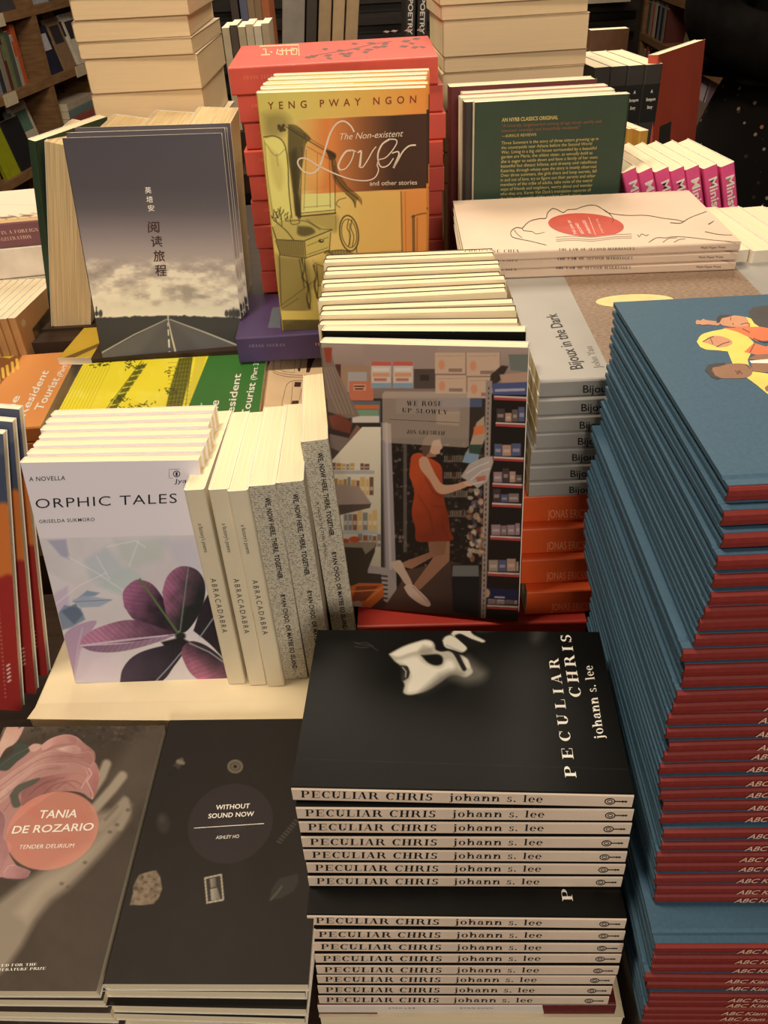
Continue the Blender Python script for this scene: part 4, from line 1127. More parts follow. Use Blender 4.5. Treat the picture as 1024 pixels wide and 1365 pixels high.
        L([(118, 870), (126, 1120)], 5, .6, False); L([(214, 890), (238, 1028)], 6, .55, False); L([(290, 910), (372, 945), (362, 970)], 4, .6, False); L([(302, 1020), (352, 1004)], 4, .6, False); L([(128, 1112), (300, 985)], 4, .45, False); L([(130, 1130), (210, 1080)], 6, .3, False)
        for k in range(22):
            x, y = rng.uniform(82, 160), rng.uniform(650, 706); L([(x, y), (x + rng.uniform(-10, 10), y - 12)], 6, .6, False)
        L([(130, 728), (128, 690), (118, 660)], 4, .8); L([(110, 690), (80, 690)], 4, .6); L([(170, 680), (176, 720), (214, 716), (210, 690)], 4, .7)
        # oval-backed chair
        for rr_, ww in ((1.0, 7), (.8, 4)):
            v.line([(455 + 45 * rr_ * math.cos(a) + 8 * math.sin(a), 765 + 86 * rr_ * math.sin(a)) for a in np.linspace(0, 2 * math.pi, 30)], ww, I, .8, 3)
        L([(452, 700), (446, 740), (462, 775), (452, 830)], 4); L([(468, 700), (464, 740), (478, 780), (470, 832)], 4); L([(458, 720), (458, 820)], 8, .35)
        v.poly(cl([(340, 858), (400, 846), (456, 852), (492, 872), (420, 886), (362, 886)]), (132, 114, 64), .85, 5)
        L([(336, 862), (350, 852), (372, 866), (380, 884)], 5); L([(352, 852), (420, 846), (460, 856)], 4); L([(490, 830), (494, 880)], 5, .7, False)
        for k in range(7): L([(372 + k * 14, 850), (384 + k * 13, 884)], 3, .55, False)
        # door frame and skirting
        L([(706, 564), (712, 862)], 7, .5, False); L([(726, 564), (730, 862)], 3, .35, False); L([(766, 682), (768, 864)], 14, .55, False); L([(784, 690), (784, 862)], 5, .4, False); L([(758, 686), (800, 672), (842, 668)], 7, .55); L([(500, 862), (712, 850)], 4, .4, False)
        v.rect(105, 1140, 900, 1184, (206, 186, 98), 1, 3)
        v.poly([(100, 1184), (900, 1180), (900, 1300), (100, 1300)], (92, 82, 48), 1, 3)
        v.blend(np.clip((fbm(v.X * .018, v.Y * .018, 6) - .4) * 3, 0, 1) * (v.Y > 1186), (134, 118, 66), .6)
    K.art('front', .0006, paint, (1.45, 1.5, 1.6), .4)
    BRN = mat('brown_red_lettering', (140, 58, 30))
    K.text('front', 'YENG PWAY NGON', f(186, 279), f(828, 250), f(184, 246), BRN, bold=.012, spacing=2.0)
    IV = mat('ivory_ink', (246, 228, 208))
    # script title drawn stroke by stroke
    def S(pts, w, w1=None): K.stroke('front', zl(340, 100, 3.627, curve(pts, 8)), w / 3.627, IV, w1 / 3.627 if w1 else None)
    S([(480, 275), (462, 245), (430, 223), (395, 235), (365, 280), (345, 340), (325, 410)], 7, 9)
    S([(325, 410), (305, 455), (275, 475), (235, 465), (208, 430), (215, 405), (250, 405), (310, 440), (390, 478), (470, 505), (540, 510), (580, 495), (597, 460), (590, 435)], 9, 5)
    S([(466, 364), (440, 370), (415, 405), (403, 440), (412, 460)], 10, 8)
    S([(412, 460), (440, 450), (465, 415), (478, 375), (468, 362), (490, 370)], 6, 5)
    S([(496, 376), (513, 368), (510, 410), (506, 446)], 7, 11)
    S([(506, 446), (522, 444), (545, 410), (570, 365), (586, 346)], 6, 5)
    S([(590, 435), (600, 410), (630, 400), (660, 370), (685, 330), (680, 312), (650, 310)], 5, 6)
    S([(650, 310), (615, 335), (595, 380), (598, 425), (615, 445), (645, 435), (670, 402)], 9, 5)
    S([(662, 378), (690, 370), (696, 385), (682, 420), (670, 450)], 6, 10)
    S([(670, 450), (690, 415), (715, 370), (745, 343), (778, 338)], 6, 8)
    K.text('front', 'The Non-existent', f(492, 411), f(768, 396), f(500, 381), IV, bold=.0)
    K.text('front', 'and other stories', f(627, 609), f(832, 604), f(627, 588), IV, bold=.004)

def build_road(K):
    f = zp(0, 230, 3.012)
    def paint(cv):
        z = zc(cv, 0, 230, 3.012)
        z.ramp(z.Y, [(-150, (66, 61, 66)), (60, (72, 66, 69)), (150, (86, 79, 81)), (230, (120, 109, 108)), (300, (146, 133, 128)), (360, (164, 150, 140)), (450, (186, 172, 154)), (520, (206, 194, 172)), (575, (218, 208, 184)), (590, (218, 208, 184))])
        n = fbm(z.X * .016, z.Y * .034, 13, 5)
        band = np.clip((z.Y - 330) / 60, 0, 1) * np.clip((560 - z.Y) / 60, 0, 1)
        z.blend(np.clip((n - .48) * 5, 0, 1) * band, (226, 213, 186), .85)
        z.blend(np.clip((.47 - n) * 5, 0, 1) * band, (138, 126, 116), .7)
        hz = 580 - 6 * np.cos((z.X - 673) * .008) + (fbm(z.X * .05, z.X * 0, 3) - .5) * 10 * (np.abs(z.X - 673) > 40)
        land = np.clip((z.Y - hz) / 5 + .5, 0, 1)
        z.blend(land, (62, 60, 58))
        z.blend(land * np.clip((z.Y - 620) / 120, 0, 1), (48, 46, 45), .9)
        for x in (388, 404, 910, 925, 938, 950, 958):
            z.ell(x, 566, 8, rng.uniform(9, 22), (52, 51, 49), .9, 5)
        z.line([(388, 575), (387, 540)], 5, (52, 51, 49), .9, 3)
        z.poly([(666, 588), (684, 588), (980, 700), (980, 800), (380, 800), (405, 728)], (92, 89, 87), 1, 5)
        z.poly([(670, 590), (682, 590), (900, 800), (500, 800)], (78, 76, 76), .6, 30)
        z.line([(668, 590), (540, 650), (400, 728)], 3, (190, 184, 170), .8, 3, 6)
        z.line([(684, 590), (820, 640), (970, 700)], 3, (196, 188, 172), .8, 3, 7)
        z.line([(676, 594), (690, 660), (712, 750)], 3, (206, 192, 160), .9, 2.5, 9)
        for y0, y1 in ((604, 616), (632, 652), (672, 700), (722, 756)):
            z.line([(673 + (y0 - 590) * .06, y0), (673 + (y1 - 590) * .06, y1)], 3 + (y0 - 590) * .05, (214, 206, 186), .9, 2.5)
        z.line([(675, 575), (675, 590)], 6, (230, 222, 200), .7, 5)
    K.art('front', .0006, paint, (1.3, 1.4, 1.6), .42)
    DR = mat('dark_brown_red_ink', (62, 30, 28))
    for s, x, y, d, m in (('英', 596, 70, 13, WHITE), ('培', 602, 107, 13, WHITE), ('安', 608, 142, 13, WHITE), ('阅', 618, 217, 23, DR), ('读', 630, 275, 23, DR), ('旅', 640, 333, 23, DR), ('程', 647, 391, 23, DR)):
        K.text('front', s, f(x - d, y + d * .9), f(x + d, y + d * .9 - 1), f(x - d - 2, y - d * .65), m, bold=.012)

def build_dusky(K):
    def paint(cv):   # millimetres: x from the spine, y from the foot
        cv.fill((238, 224, 204))
        for q in ([(60, 0), (110, 120), (60, 210)], [(20, 120), (150, 190)]): cv.line(q, 1.2, (190, 172, 150), .6, 1.5)
        cv.rect(0, 0, 18, 210, (206, 168, 120), .9, 6)
        for y, r in ((40, 7), (48, 5), (66, 8), (88, 6), (112, 9), (130, 6), (20, 8)): cv.ell(24, y, 4, r, (110, 92, 78), .8, 3)
        for y in range(0, 210, 14): cv.line([(16, y), (28, y + 9), (34, y + 16)], 2, (120, 100, 84), .7, 2)
    K.H.pop('front')
    K.art('front', .0012, paint, (1.1, 1.1, 1.1))
    h = K.h
    K.H.pop('spine')
    m = mat('pale_pink_ink', (236, 196, 180))
    K.text('spine', 'LIVE IN A FOREIGN', (h - .065, .0165), (h - .006, .0165), (h - .065, .0205), m, 'serif')
    K.text('spine', 'A REGISTRATION', (h - .065, .009), (h - .016, .009), (h - .065, .013), m, 'serif')

def build_tan(K):
    w, h = K.w, K.h
    def paint(cv):
        cv.fill((190, 146, 98))
        cv.poly([(28, 75), (100, 75), (108, 158), (28, 152)], (74, 60, 38), 1, 2)
        idx = cv.near([(28, 75), (108, 158)], 0)
        m = cv.polymask([(28, 75), (100, 75), (108, 158), (28, 152)], 2, idx)
        n = fbm(cv.X[idx] * .06, cv.Y[idx] * .09, 4)
        cv.put(idx, m * np.clip((n - .5) * 5, 0, 1), (128, 104, 66), .8)
        cv.put(idx, m * np.clip((.42 - n) * 5, 0, 1), (46, 40, 28), .8)
        cv.ell(14, 166, 5, 4, (206, 190, 170), .9, 2)
    K.H.pop('front')
    K.art('front', .0011, paint, (1.1, 1.1, 1.1))

def build_rt3(K):
    f = zp(0, 440, 2.327)
    def paint(cv):
        z = zc(cv, 0, 440, 2.327)
        z.fill((226, 210, 50))
        z.blend(np.clip((fbm(z.X * .02, z.Y * .03, 4) - .5) * 3, 0, 1), (236, 224, 96), .7)
        DG = (74, 78, 24)
        rr = random.Random(2)
        for k in range(9):
            z.line([(170 + k * 11, 285), (262 + k * 10, 110)], 1.6, (150, 140, 40), .5, 2)
        for k in range(8):
            a = (345 + k * 12.5, 240 - k * 18)
            z.poly([(a[0] - 12, a[1] + 10), (a[0] + 16, a[1] + 4), (a[0] + 24, a[1] - 10), (a[0] - 4, a[1] - 4)], DG, .85, 3)
        z.line([(322, 255), (440, 96)], 2.5, DG, .8, 2); z.line([(352, 255), (446, 100)], 2, DG, .8, 2)
        z.poly([(555, 88), (598, 82), (585, 160), (562, 248), (512, 252), (530, 170)], (92, 92, 26), .95, 4)
        for k in range(12): z.line([(522, 245 - k * 13), (592, 240 - k * 13)], 2, (150, 144, 48), .7, 2)
        for k in range(5): z.line([(526 + k * 12, 250), (560 + k * 9, 88)], 2, (52, 56, 22), .8, 2)
        for i in range(150):
            cx, cy = rr.choice([(315, 104), (405, 110), (380, 215), (430, 240), (470, 235), (545, 130), (530, 190), (395, 245)])
            x, y = cx + rr.gauss(0, 16), cy + rr.gauss(0, 7)
            z.line([(x, y), (x + rr.uniform(-9, 9), y + rr.uniform(-6, 6))], 3, (60, 66, 22), .8, 2)
        z.poly([(608, 84), (640, 82), (600, 215), (578, 230)], (206, 190, 60), .8, 4)
        z.poly([(648, 78), (850, 60), (810, 300), (560, 300)], (56, 110, 48), 1, 2.5)
    K.art('front', .0006, paint, (1.15, 1.2, 1.3), .4)
    K.text('front', 'The', f(672, 282), f(680, 218), f(644, 282), WHITE, bold=.012)
    K.text('front', 'Resident', f(720, 285), f(748, 136), f(694, 285), WHITE, bold=.012)
    K.text('front', 'Tourist', f(772, 268), f(793, 164), f(746, 268), WHITE, bold=.012)
    K.text('front', '(Part 3)', f(793, 155), f(804, 96), f(776, 155), WHITE, bold=.012)
    K.text('front', 'Stories', f(624, 262), f(628, 226), f(616, 262), WHITE)

def build_rt6(K):
    f = zp(0, 440, 2.327)
    def paint(cv):
        z = zc(cv, 0, 440, 2.327)
        z.fill((214, 142, 80))
        z.poly([(-300, 20), (76, 66), (50, 110), (-10, 180), (-300, 300)], (128, 80, 44), 1, 3)
        z.poly([(-300, 40), (60, 70), (30, 88), (-20, 80), (-300, 120)], (206, 176, 50), 1, 4)
        for x, y in ((52, 92), (38, 102), (22, 112), (8, 120), (-6, 132)):
            z.line([(x, y), (x + 3, y + 26)], 9, (232, 186, 80), .95, 3)
    K.art('front', .0008, paint, (1.15, 1.2, 1.3), .4)
    K.text('front', 'The', f(20, 285), f(64, 205), f(-6, 283), WHITE, bold=.012)
    K.text('front', 'Resident', f(78, 268), f(152, 128), f(54, 262), WHITE, bold=.012)
    K.text('front', 'Tourist', f(130, 250), f(186, 150), f(104, 246), WHITE, bold=.012)
    K.text('front', '(Part 6)', f(190, 146), f(218, 90), f(174, 142), WHITE, bold=.012)

def build_peach(K):
    g = lambda pts: zl(300, 360, 5.689, pts)
    BN = mat('brown_pen_line', (110, 78, 62)); DB = mat('dark_brown_print', (72, 44, 36))
    K.stroke('front', g(curve([(365, 670), (365, 760), (380, 785), (480, 810), (625, 815)], 5)), .5, BN)
    K.stroke('front', g(curve([(372, 670), (375, 750), (395, 775), (500, 795), (628, 800)], 5)), .5, BN)
    K.stroke('front', g([(430, 668), (420, 750), (440, 770), (525, 780), (535, 668)]), .5, BN)
    K.stroke('front', g([(580, 665), (570, 740)]), .8, BN)
    K.ell('front', *g([(562, 755)])[0], 1.8, 2.6, DB)
    K.stroke('front', g(curve([(620, 840), (520, 840), (470, 870), (450, 940), (440, 1040), (580, 1040)], 5)), .5, BN)
    K.stroke('front', g([(515, 850), (500, 1030)]), .5, BN)
    K.stroke('front', g([(580, 900), (565, 985)]), .5, BN)
    K.poly('front', g([(530, 850), (580, 850), (572, 886), (524, 886)]), DB)
    K.poly('front', g([(510, 992), (560, 990), (556, 1026), (502, 1026)]), DB)
    K.poly('front', g([(628, 665), (690, 660), (672, 690), (640, 775), (615, 778)]), DB)
    K.poly('front', g([(610, 835), (625, 832), (590, 1030), (580, 1030)]), DB)

def build_redart(K):
    def paint(cv):    # millimetres
        cv.fill((150, 44, 40))
        n = (fbm(cv.X * .03, cv.X * 0 + 2, 4) - .5) * 30
        cv.blend(np.clip((cv.Y - 128 + n) / 4, 0, 1), (196, 112, 52))
        cv.blend(np.clip((cv.Y - 190 + n) / 4, 0, 1), (66, 74, 92))
        cv.blend(np.clip((cv.Y - 232) / 4, 0, 1), (96, 104, 120), .6)
        for k in range(26): cv.ell(158, 14 + k * 4.1, .7, .9, (206, 160, 140), .6, .8)
        for k in range(5): cv.line([(161, 30 + k * 4), (163, 32 + k * 4)], 1.4, (236, 220, 206), .9, .8)
    K.H.pop('front')
    K.art('front', .0009, paint, (1.15, 1.2, 1.3), .45)
# ------------------------------------------------------------------ the room
def struct(name, a, b, m):
    s = MB()
    s.box(a, b, m)
    return tag(s.obj(name), kind='structure')
M_FLOOR = mat('dark_timber_floor', (70, 52, 38), 0.5, 0.2, 8, (1, 12, 1))
M_WALL = mat('brown_wall', (74, 58, 46), 0.8, 0.08, 3)
M_WALLD = mat('dark_slatted_wall', (46, 36, 30), 0.7, 0.35, 1.0, (0.5, 0.5, 46))
M_WOOD = mat('oak_shelf_wood', (150, 112, 76), 0.55, 0.14, 6, (2, 2, 14))
M_WOODD = mat('shelf_back_panel', (92, 70, 52), 0.7, 0.12, 6, (1, 1, 10))
M_TABLE = mat('dark_display_wood', (58, 42, 32), 0.5, 0.2, 8, (2, 16, 2))
struct('floor', (-3, -1.5, -0.05), (3, 7, 0), M_FLOOR)
struct('wall_back', (-3, 6.6, 0), (3, 6.7, 3.0), M_WALL)
struct('wall_left', (-3.1, -1.5, 0), (-3, 6.7, 3.0), M_WALL)
struct('wall_right', (3, -1.5, 0), (3.1, 6.7, 3.0), M_WALL)

# display table with stepped tiers
tb = empty('display_table', Matrix.Translation((0, 0.7, 0)), 'dark stepped display table hidden under all the stacked books', 'table')
def tpart(nm, a, b):
    s = MB()
    s.box((a[0], a[1] - 0.7, a[2]), (b[0], b[1] - 0.7, b[2]), M_TABLE)
    return s.obj(nm, tb)
tpart('tabletop', (-0.62, 0.16, 0.66), (0.52, 1.42, 0.70))
for x in (-0.57, 0.41):
    for y in (0.21, 1.31):
        tpart('leg', (x, y, 0), (x + 0.06, y + 0.06, 0.66))
tpart("riser", (-0.292, 0.445, 0.70), (0.118, 1.40, 0.815))
tpart("riser", (-0.64, 0.68, 0.70), (-0.292, 1.40, 0.815))
tpart("riser", (-0.55, 0.45, 0.70), (-0.295, 0.67, 0.77))
tpart('riser', (0.118, 0.555, 0.70), (0.50, 1.40, 0.815))
tpart('riser', (-0.312, 0.842, 0.815), (0.06, 1.40, 0.955))
tpart('riser', (-0.58, 0.90, 0.815), (-0.312, 1.40, 0.955))
tpart('riser', (0.06, 0.775, 0.815), (0.49, 1.40, 0.955))

# ------------------------------------------------------------------ background shelves
def shelf_unit(name, label, vp, bpx, by, side, boards, s0, s1, div, depth=0.26):
    d = ray(*vp); d[2] = 0; d /= np.linalg.norm(d)
    n = np.array([d[1], -d[0], 0])                 # pointing to the right of the run
    base = ony(bpx[0], bpx[1], by); base[2] = 0
    ang = math.atan2(d[1], d[0])
    M = Matrix.Translation(Vector(base)) @ Matrix.Rotation(ang, 4, 'Z')   # local x along the run, y to the left
    root = empty(name, M, label, 'bookshelf')
    yb = depth if side == 'L' else -depth          # the back is to the left (L) or the right (R)
    lo, hi = min(0, yb), max(0, yb)
    for z in boards:
        s = MB(); s.box((s0, lo, z - 0.035), (s1, hi, z), M_WOOD); s.obj('shelf_board', root)
    for x in div:
        s = MB(); s.box((x - 0.02, lo + 0.002, 0.0), (x + 0.02, hi - 0.002, max(boards) + 0.5), M_WOOD); s.obj('upright', root)
    s = MB(); s.box((s0, (yb if side == 'L' else yb - 0.02), 0.0), (s1, (yb + 0.02 if side == 'L' else yb), max(boards) + 0.5), M_WOODD); s.obj('back_panel', root)
    return root, base, d, n, M
LB, LBY = (50, 65), 4.4
left_shelf, LBASE, LD, LN, LM = shelf_unit('bookshelf', 'tall oak bookshelf with price tags along the left aisle', (695, -139), LB, LBY, 'L',
    [0.10, 0.42, 0.735, 1.025, 1.33], -1.2, 1.3, [-1.18, -0.62, 0.05, 0.68, 1.28])
RB, RBY = (920, 65), 4.6
right_shelf, RBASE, RD, RN, RM = shelf_unit('bookshelf', 'oak bookshelf along the right aisle beside the person in black', (520, -139), RB, RBY, 'R',
    [0.12, 0.38, 0.64, 0.87, 1.10], -1.2, 1.0, [-1.18, -0.1, 0.98])
for k, (x, z) in enumerate(((-0.35, 0.735), (0.38, 0.735), (0.52, 1.025), (-0.28, 1.025), (0.95, 0.735))):
    s = MB(); s.box((x - 0.055, -0.004, z - 0.045), (x + 0.055, 0.0005, z + 0.003), mat('price_tag_card', (222, 206, 176)))
    s.obj('price_tag', left_shelf)

BGP = {}
def plain_kind(name, w, h, t, rgb, spine=None, page=None, band=None):
    key = (name, w, h, t, rgb, spine, band)
    if key in BGP: return BGP[key]
    m = mat('cover_%d_%d_%d' % rgb, rgb, 0.5, 0.06, 40)
    sm = m if spine is None else mat('cover_%d_%d_%d' % spine, spine, 0.5, 0.06, 40)
    b = Book(name, w, h, t, m, sm, m, page)
    if band:
        bm = mat('cover_%d_%d_%d' % band, band, 0.5)
        b.poly('spine', [(h * .12, t * .12), (h * .42, t * .12), (h * .42, t * .88), (h * .12, t * .88)], bm)
        b.poly('front', [(w * .15, h * .5), (w * .85, h * .5), (w * .85, h * .85), (w * .15, h * .85)], bm)
    BGP[key] = b
    return b
def on_shelf(M, side, x, z, kind, how, label, group, lean=0.0, inset=0.03):
    """how: 'spine' (spine to the aisle) or 'face' (front cover to the aisle)"""
    # in shelf axes the aisle is at -y for L (back at +y) and +y for R
    if side == 'L':
        L = Matrix.Translation((x, inset, z))
        rot = Euler((R_(lean if how == 'face' else 0), R_(lean if how != 'face' else 0), 0)).to_matrix().to_4x4()
    else:
        L = Matrix.Translation((x, -inset, z)) @ Matrix.Rotation(math.pi, 4, 'Z')
        rot = Euler((R_(lean if how == 'face' else 0), R_(lean if how != 'face' else 0), 0)).to_matrix().to_4x4()
    T = M @ L @ rot
    e = T.to_euler()
    o = place(kind, 'stand_spine' if how == 'spine' else 'stand_face', T.to_translation(), [math.degrees(v) for v in e], label, group, name='shelf_book')
    return o

pr = random.Random(3)
pal = [((196, 92, 52), 'orange'), ((120, 128, 92), 'sage green'), ((60, 58, 66), 'charcoal'), ((206, 196, 176), 'cream'), ((88, 96, 84), 'moss green'),
       ((150, 140, 126), 'taupe'), ((44, 42, 46), 'black'), ((176, 164, 150), 'pale grey'), ((104, 54, 46), 'maroon'), ((128, 138, 150), 'blue grey')]
# upper cubby on the left: a row of spines
x = -0.57
for i in range(14):
    rgb, nm = ((196, 88, 48), 'orange') if i == 5 else pal[(i * 3 + 1) % 10]
    t = 0.024 + 0.012 * ((i * 7) % 3) / 2
    k = plain_kind('shelf_book', 0.15, 0.20 + 0.018 * ((i * 5) % 3), t, rgb, None, PAGE, pal[(i * 3 + 4) % 10][0] if i % 3 == 0 else None)
    on_shelf(LM, 'L', x, 0.7352, k, 'spine', '%s spine, %s from the left, in the middle left bookshelf cubby' % (nm, NTH[i] if i else 'first'), 'spines in the left bookshelf')
    x += t + 0.004
# right-hand cubby: books facing out in tilted tiers
for i, (xx, rgb, nm, w, h, zz, ins) in enumerate(((0.09, (44, 44, 60), 'navy blue', 0.15, 0.2, 0, 0.02), (0.27, (150, 120, 92), 'tan', 0.14, 0.22, 0, 0.03), (0.42, (222, 214, 200), 'white', 0.15, 0.225, 0, 0.02),
                          (0.12, (176, 176, 176), 'silver grey', 0.13, 0.26, 0, 0.12), (0.30, (120, 104, 90), 'brown', 0.16, 0.27, 0, 0.13), (0.47, (190, 180, 168), 'pale grey', 0.13, 0.27, 0, 0.14))):
    k = plain_kind('shelf_book', w, h, 0.02, rgb, None, PAGE, (60, 56, 60) if i in (1, 2) else (200, 196, 200) if i == 0 else None)
    on_shelf(LM, 'L', xx, 0.7352, k, 'face', '%s book facing out of the left bookshelf, %s row of its cubby' % (nm, 'front' if i < 3 else 'back'), 'facing books in the left bookshelf', -12, ins)
# lower cubbies: facing-out books and a low stack
for i, (xx, rgb, nm, w, h, ins) in enumerate(((-0.52, (158, 164, 30), 'lime green', 0.12, 0.22, 0.02), (-0.39, (40, 38, 40), 'black', 0.16, 0.21, 0.02), (-0.22, (206, 192, 172), 'cream', 0.15, 0.25, 0.05),
                              (-0.05 - 0.1, (150, 164, 148), 'pale green', 0.14, 0.24, 0.12), (-0.42, (188, 172, 150), 'beige', 0.18, 0.26, 0.14))):
    k = plain_kind('shelf_book', w, h, 0.022, rgb, None, PAGE, (96, 128, 112) if i == 2 else (70, 64, 60) if i == 4 else None)
    on_shelf(LM, 'L', xx, 0.4202, k, 'face', '%s book facing out of the lower left bookshelf cubby' % nm, 'facing books low in the left bookshelf', -11, ins)
for i, rgb in enumerate(((96, 84, 76), (206, 196, 184), (176, 92, 84), (120, 140, 136), (196, 180, 160))):
    k = plain_kind('shelf_book', 0.22, 0.3, 0.034, rgb)
    T = LM @ Matrix.Translation((0.16 + 0.01 * i, 0.012 + 0.004 * i, 0.4202 + 0.0345 * i)) @ Matrix.Rotation(0.0, 4, 'Z')
    place(k, 'spine_front', T.to_translation(), [math.degrees(v) for v in T.to_euler()], ['grey', 'cream', 'dull red', 'grey green', 'beige'][i] + ' book in the low flat stack, left bookshelf', 'flat stack in the left bookshelf', name='shelf_book')
# top row at the frame edge
for i, (xx, rgb, nm) in enumerate(((-0.45, (52, 50, 54), 'black patterned'), (-0.2, (74, 70, 72), 'dark grey'), (0.12, (166, 170, 178), 'silver blue'), (0.3, (96, 92, 84), 'olive grey'), (0.5, (88, 74, 82), 'dusky purple'))):
    k = plain_kind('shelf_book', 0.16, 0.22, 0.02, rgb, None, PAGE, (190, 182, 170) if i in (0, 3) else None)
    on_shelf(LM, 'L', xx, 1.0252, k, 'face', '%s book facing out of the top left bookshelf row' % nm, 'facing books in the top row', -11, 0.03)

# right bookshelf: spines and facing books
def rshelf(x, z, w, h, t, rgb, nm, how, where, band=None, ins=0.02):
    k = plain_kind('shelf_book', w, h, t, rgb, None, PAGE, band)
    on_shelf(RM, 'R', x, z, k, how, '%s book %s' % (nm, where), 'books in the right bookshelf', -9 if how == 'face' else 0, ins)
rshelf(0.42, 0.8702, 0.15, 0.19, 0.05, (150, 40, 34), 'bright red', 'spine', 'standing in the upper right bookshelf')
for i, (rgb, nm) in enumerate((((112, 104, 84), 'olive grey'), ((96, 88, 76), 'dark taupe'), ((150, 138, 112), 'khaki'))):
    rshelf(0.36 - 0.05 * i, 0.8702, 0.15, 0.19 - 0.01 * i, 0.04, rgb, nm, 'spine', 'standing beside the red one, upper right bookshelf')
for i, (xx, rgb, nm) in enumerate(((0.20, (196, 182, 160), 'cream'), (0.02, (128, 112, 96), 'brown'), (-0.12, (176, 168, 96), 'yellow green'), (-0.24, (206, 200, 204), 'white'), (-0.36, (190, 170, 130), 'sand'))):
    rshelf(xx, 0.8702, 0.12, 0.17, 0.02, rgb, nm, 'face', 'facing out of the upper right bookshelf', (90, 84, 84) if i in (0, 3) else None)
for i, (xx, rgb, nm) in enumerate(((0.22, (130, 116, 98), 'brown'), (0.08, (196, 186, 186), 'pale lilac'), (-0.05, (112, 100, 84), 'dark taupe'), (-0.18, (206, 202, 204), 'white'), (-0.32, (150, 136, 112), 'khaki'))):
    rshelf(xx, 0.6402, 0.12, 0.18, 0.02, rgb, nm, 'face', 'facing out of the middle right bookshelf', (44, 40, 40) if i in (0,) else (128, 118, 128) if i == 3 else None)
for i, (xx, rgb, nm) in enumerate(((0.2, (66, 74, 120), 'deep blue'), (0.04, (196, 186, 190), 'pale pink'), (-0.1, (92, 84, 120), 'violet'), (-0.24, (150, 120, 140), 'mauve'))):
    rshelf(xx, 0.3802, 0.13, 0.2, 0.02, rgb, nm, 'face', 'facing out of the lower right bookshelf', (210, 200, 210) if i in (0, 2) else None)

for z, hts, off in ((0.8702, (.17, .19), 0), (0.6402, (.16, .18), 4), (0.3802, (.18, .2), 7)):
    x = 0.94
    for i in range(9):
        rgb, nm = pal[(i * 3 + off) % 10]
        t = (.034, .05, .042)[(i + off) % 3]
        rshelf(x, z, 0.15, hts[i % 2], t, rgb, nm, 'spine', '%s tier of the right bookshelf, %s spine from the far end' % ({0.8702: 'upper', 0.6402: 'middle', 0.3802: 'lower'}[z], NTH[i] if i else 'first'), None)
        x -= t + .004
# ------------------------------------------------------------------ second display table behind, with dark slatted rack
rk = empty('magazine_rack', Matrix.Translation((0.35, 2.9, 0)), 'dark slatted rack standing behind the far display table', 'rack')
M_RACK = mat('black_brown_rack', (34, 27, 23), 0.5, 0.25, 6, (2, 2, 20))
s = MB(); s.box((-1.0, 0.0, 0), (0.50, 0.04, 2.0), M_RACK); s.obj('back_panel', rk)
for i in range(22):
    s = MB(); s.box((-1.0, -0.03, 0.55 + i * 0.055), (0.50, 0.0, 0.58 + i * 0.055), M_RACK); s.obj('slat', rk)
s = MB(); s.box((0.05, -0.10, 1.075), (0.45, -0.03, 1.087), mat('pale_metal_rail', (168, 156, 140), 0.4)); s.obj('rail', rk)
ft = empty('display_table', Matrix.Translation((0.05, 2.2, 0)), 'far dark display table behind the tall cream stacks', 'table')
s = MB(); s.box((-0.75, -0.3, 0.84), (0.85, 0.4, 0.88), M_TABLE); s.obj('tabletop', ft)
for lx in (-0.72, 0.76):
    for ly in (-0.28, 0.32):
        s = MB(); s.box((lx, ly, 0), (lx + 0.06, ly + 0.06, 0.84), M_TABLE); s.obj('leg', ft)
# small row with cream tops
x = -0.285
for i in range(6):
    k = plain_kind('small_paperback', 0.11, 0.2 + 0.004 * (i % 2), 0.016, ((206, 190, 160), (90, 78, 66), (196, 180, 150), (214, 200, 172), (222, 210, 188), (190, 172, 142))[i])
    place(k, 'stand_spine', (x, 2.02, 0.945), (0, 0, 0), '%s small cream paperback, counted from the left, behind the coral box stack' % ['first', 'second', 'third', 'fourth', 'fifth', 'sixth'][i], 'small cream paperbacks behind the coral stack', name='small_paperback')
    x += 0.0168
s = MB(); s.box((-0.30, 2.0, 0.88), (-0.17, 2.135, 0.9445), M_TABLE)
tag(s.obj('display_block'), 'low dark block lifting the small cream paperbacks', 'block')
# tall leaning spines
for i, (px0, rgb, nm, t, lean) in enumerate(((372, (150, 142, 136), 'grey', 0.05, 6), (394, (66, 58, 52), 'black patterned', 0.024, 8), (404, (176, 150, 116), 'tan', 0.028, 7), (420, (196, 168, 130), 'sand coloured', 0.026, 7), (436, (186, 158, 122), 'biscuit coloured', 0.028, 7))):
    p = ony(372, 49, 2.1) if i == 0 else [p[0] + tl[0]]
    tl = [t / math.cos(R_(lean)) + .0035]
    k = plain_kind('tall_paperback', 0.16, 0.36, t, rgb)
    place(k, 'stand_spine', (p[0] - 0.025, 2.15, 0.8805), (0, 7, 0), 'tall %s spine leaning behind the coral box stack' % nm, 'tall leaning books behind the coral stack', name='tall_paperback')
for i, (px0, rgb, nm) in enumerate(((322, (70, 60, 56), 'dark brown'), (334, (96, 100, 124), 'slate blue'), (344, (150, 124, 96), 'tan'), (352, (140, 116, 90), 'brown'), (362, (176, 100, 64), 'rust orange'))):
    p = ony(px0, 20, 2.5)
    k = plain_kind('tall_paperback', 0.16, 0.31, 0.0195, rgb)
    place(k, 'stand_spine', (p[0] - 0.016, 2.42, 0.8805), (0, 0, 0), '%s spine far behind the small cream paperbacks' % nm, 'far spines above the small paperbacks', name='tall_paperback')
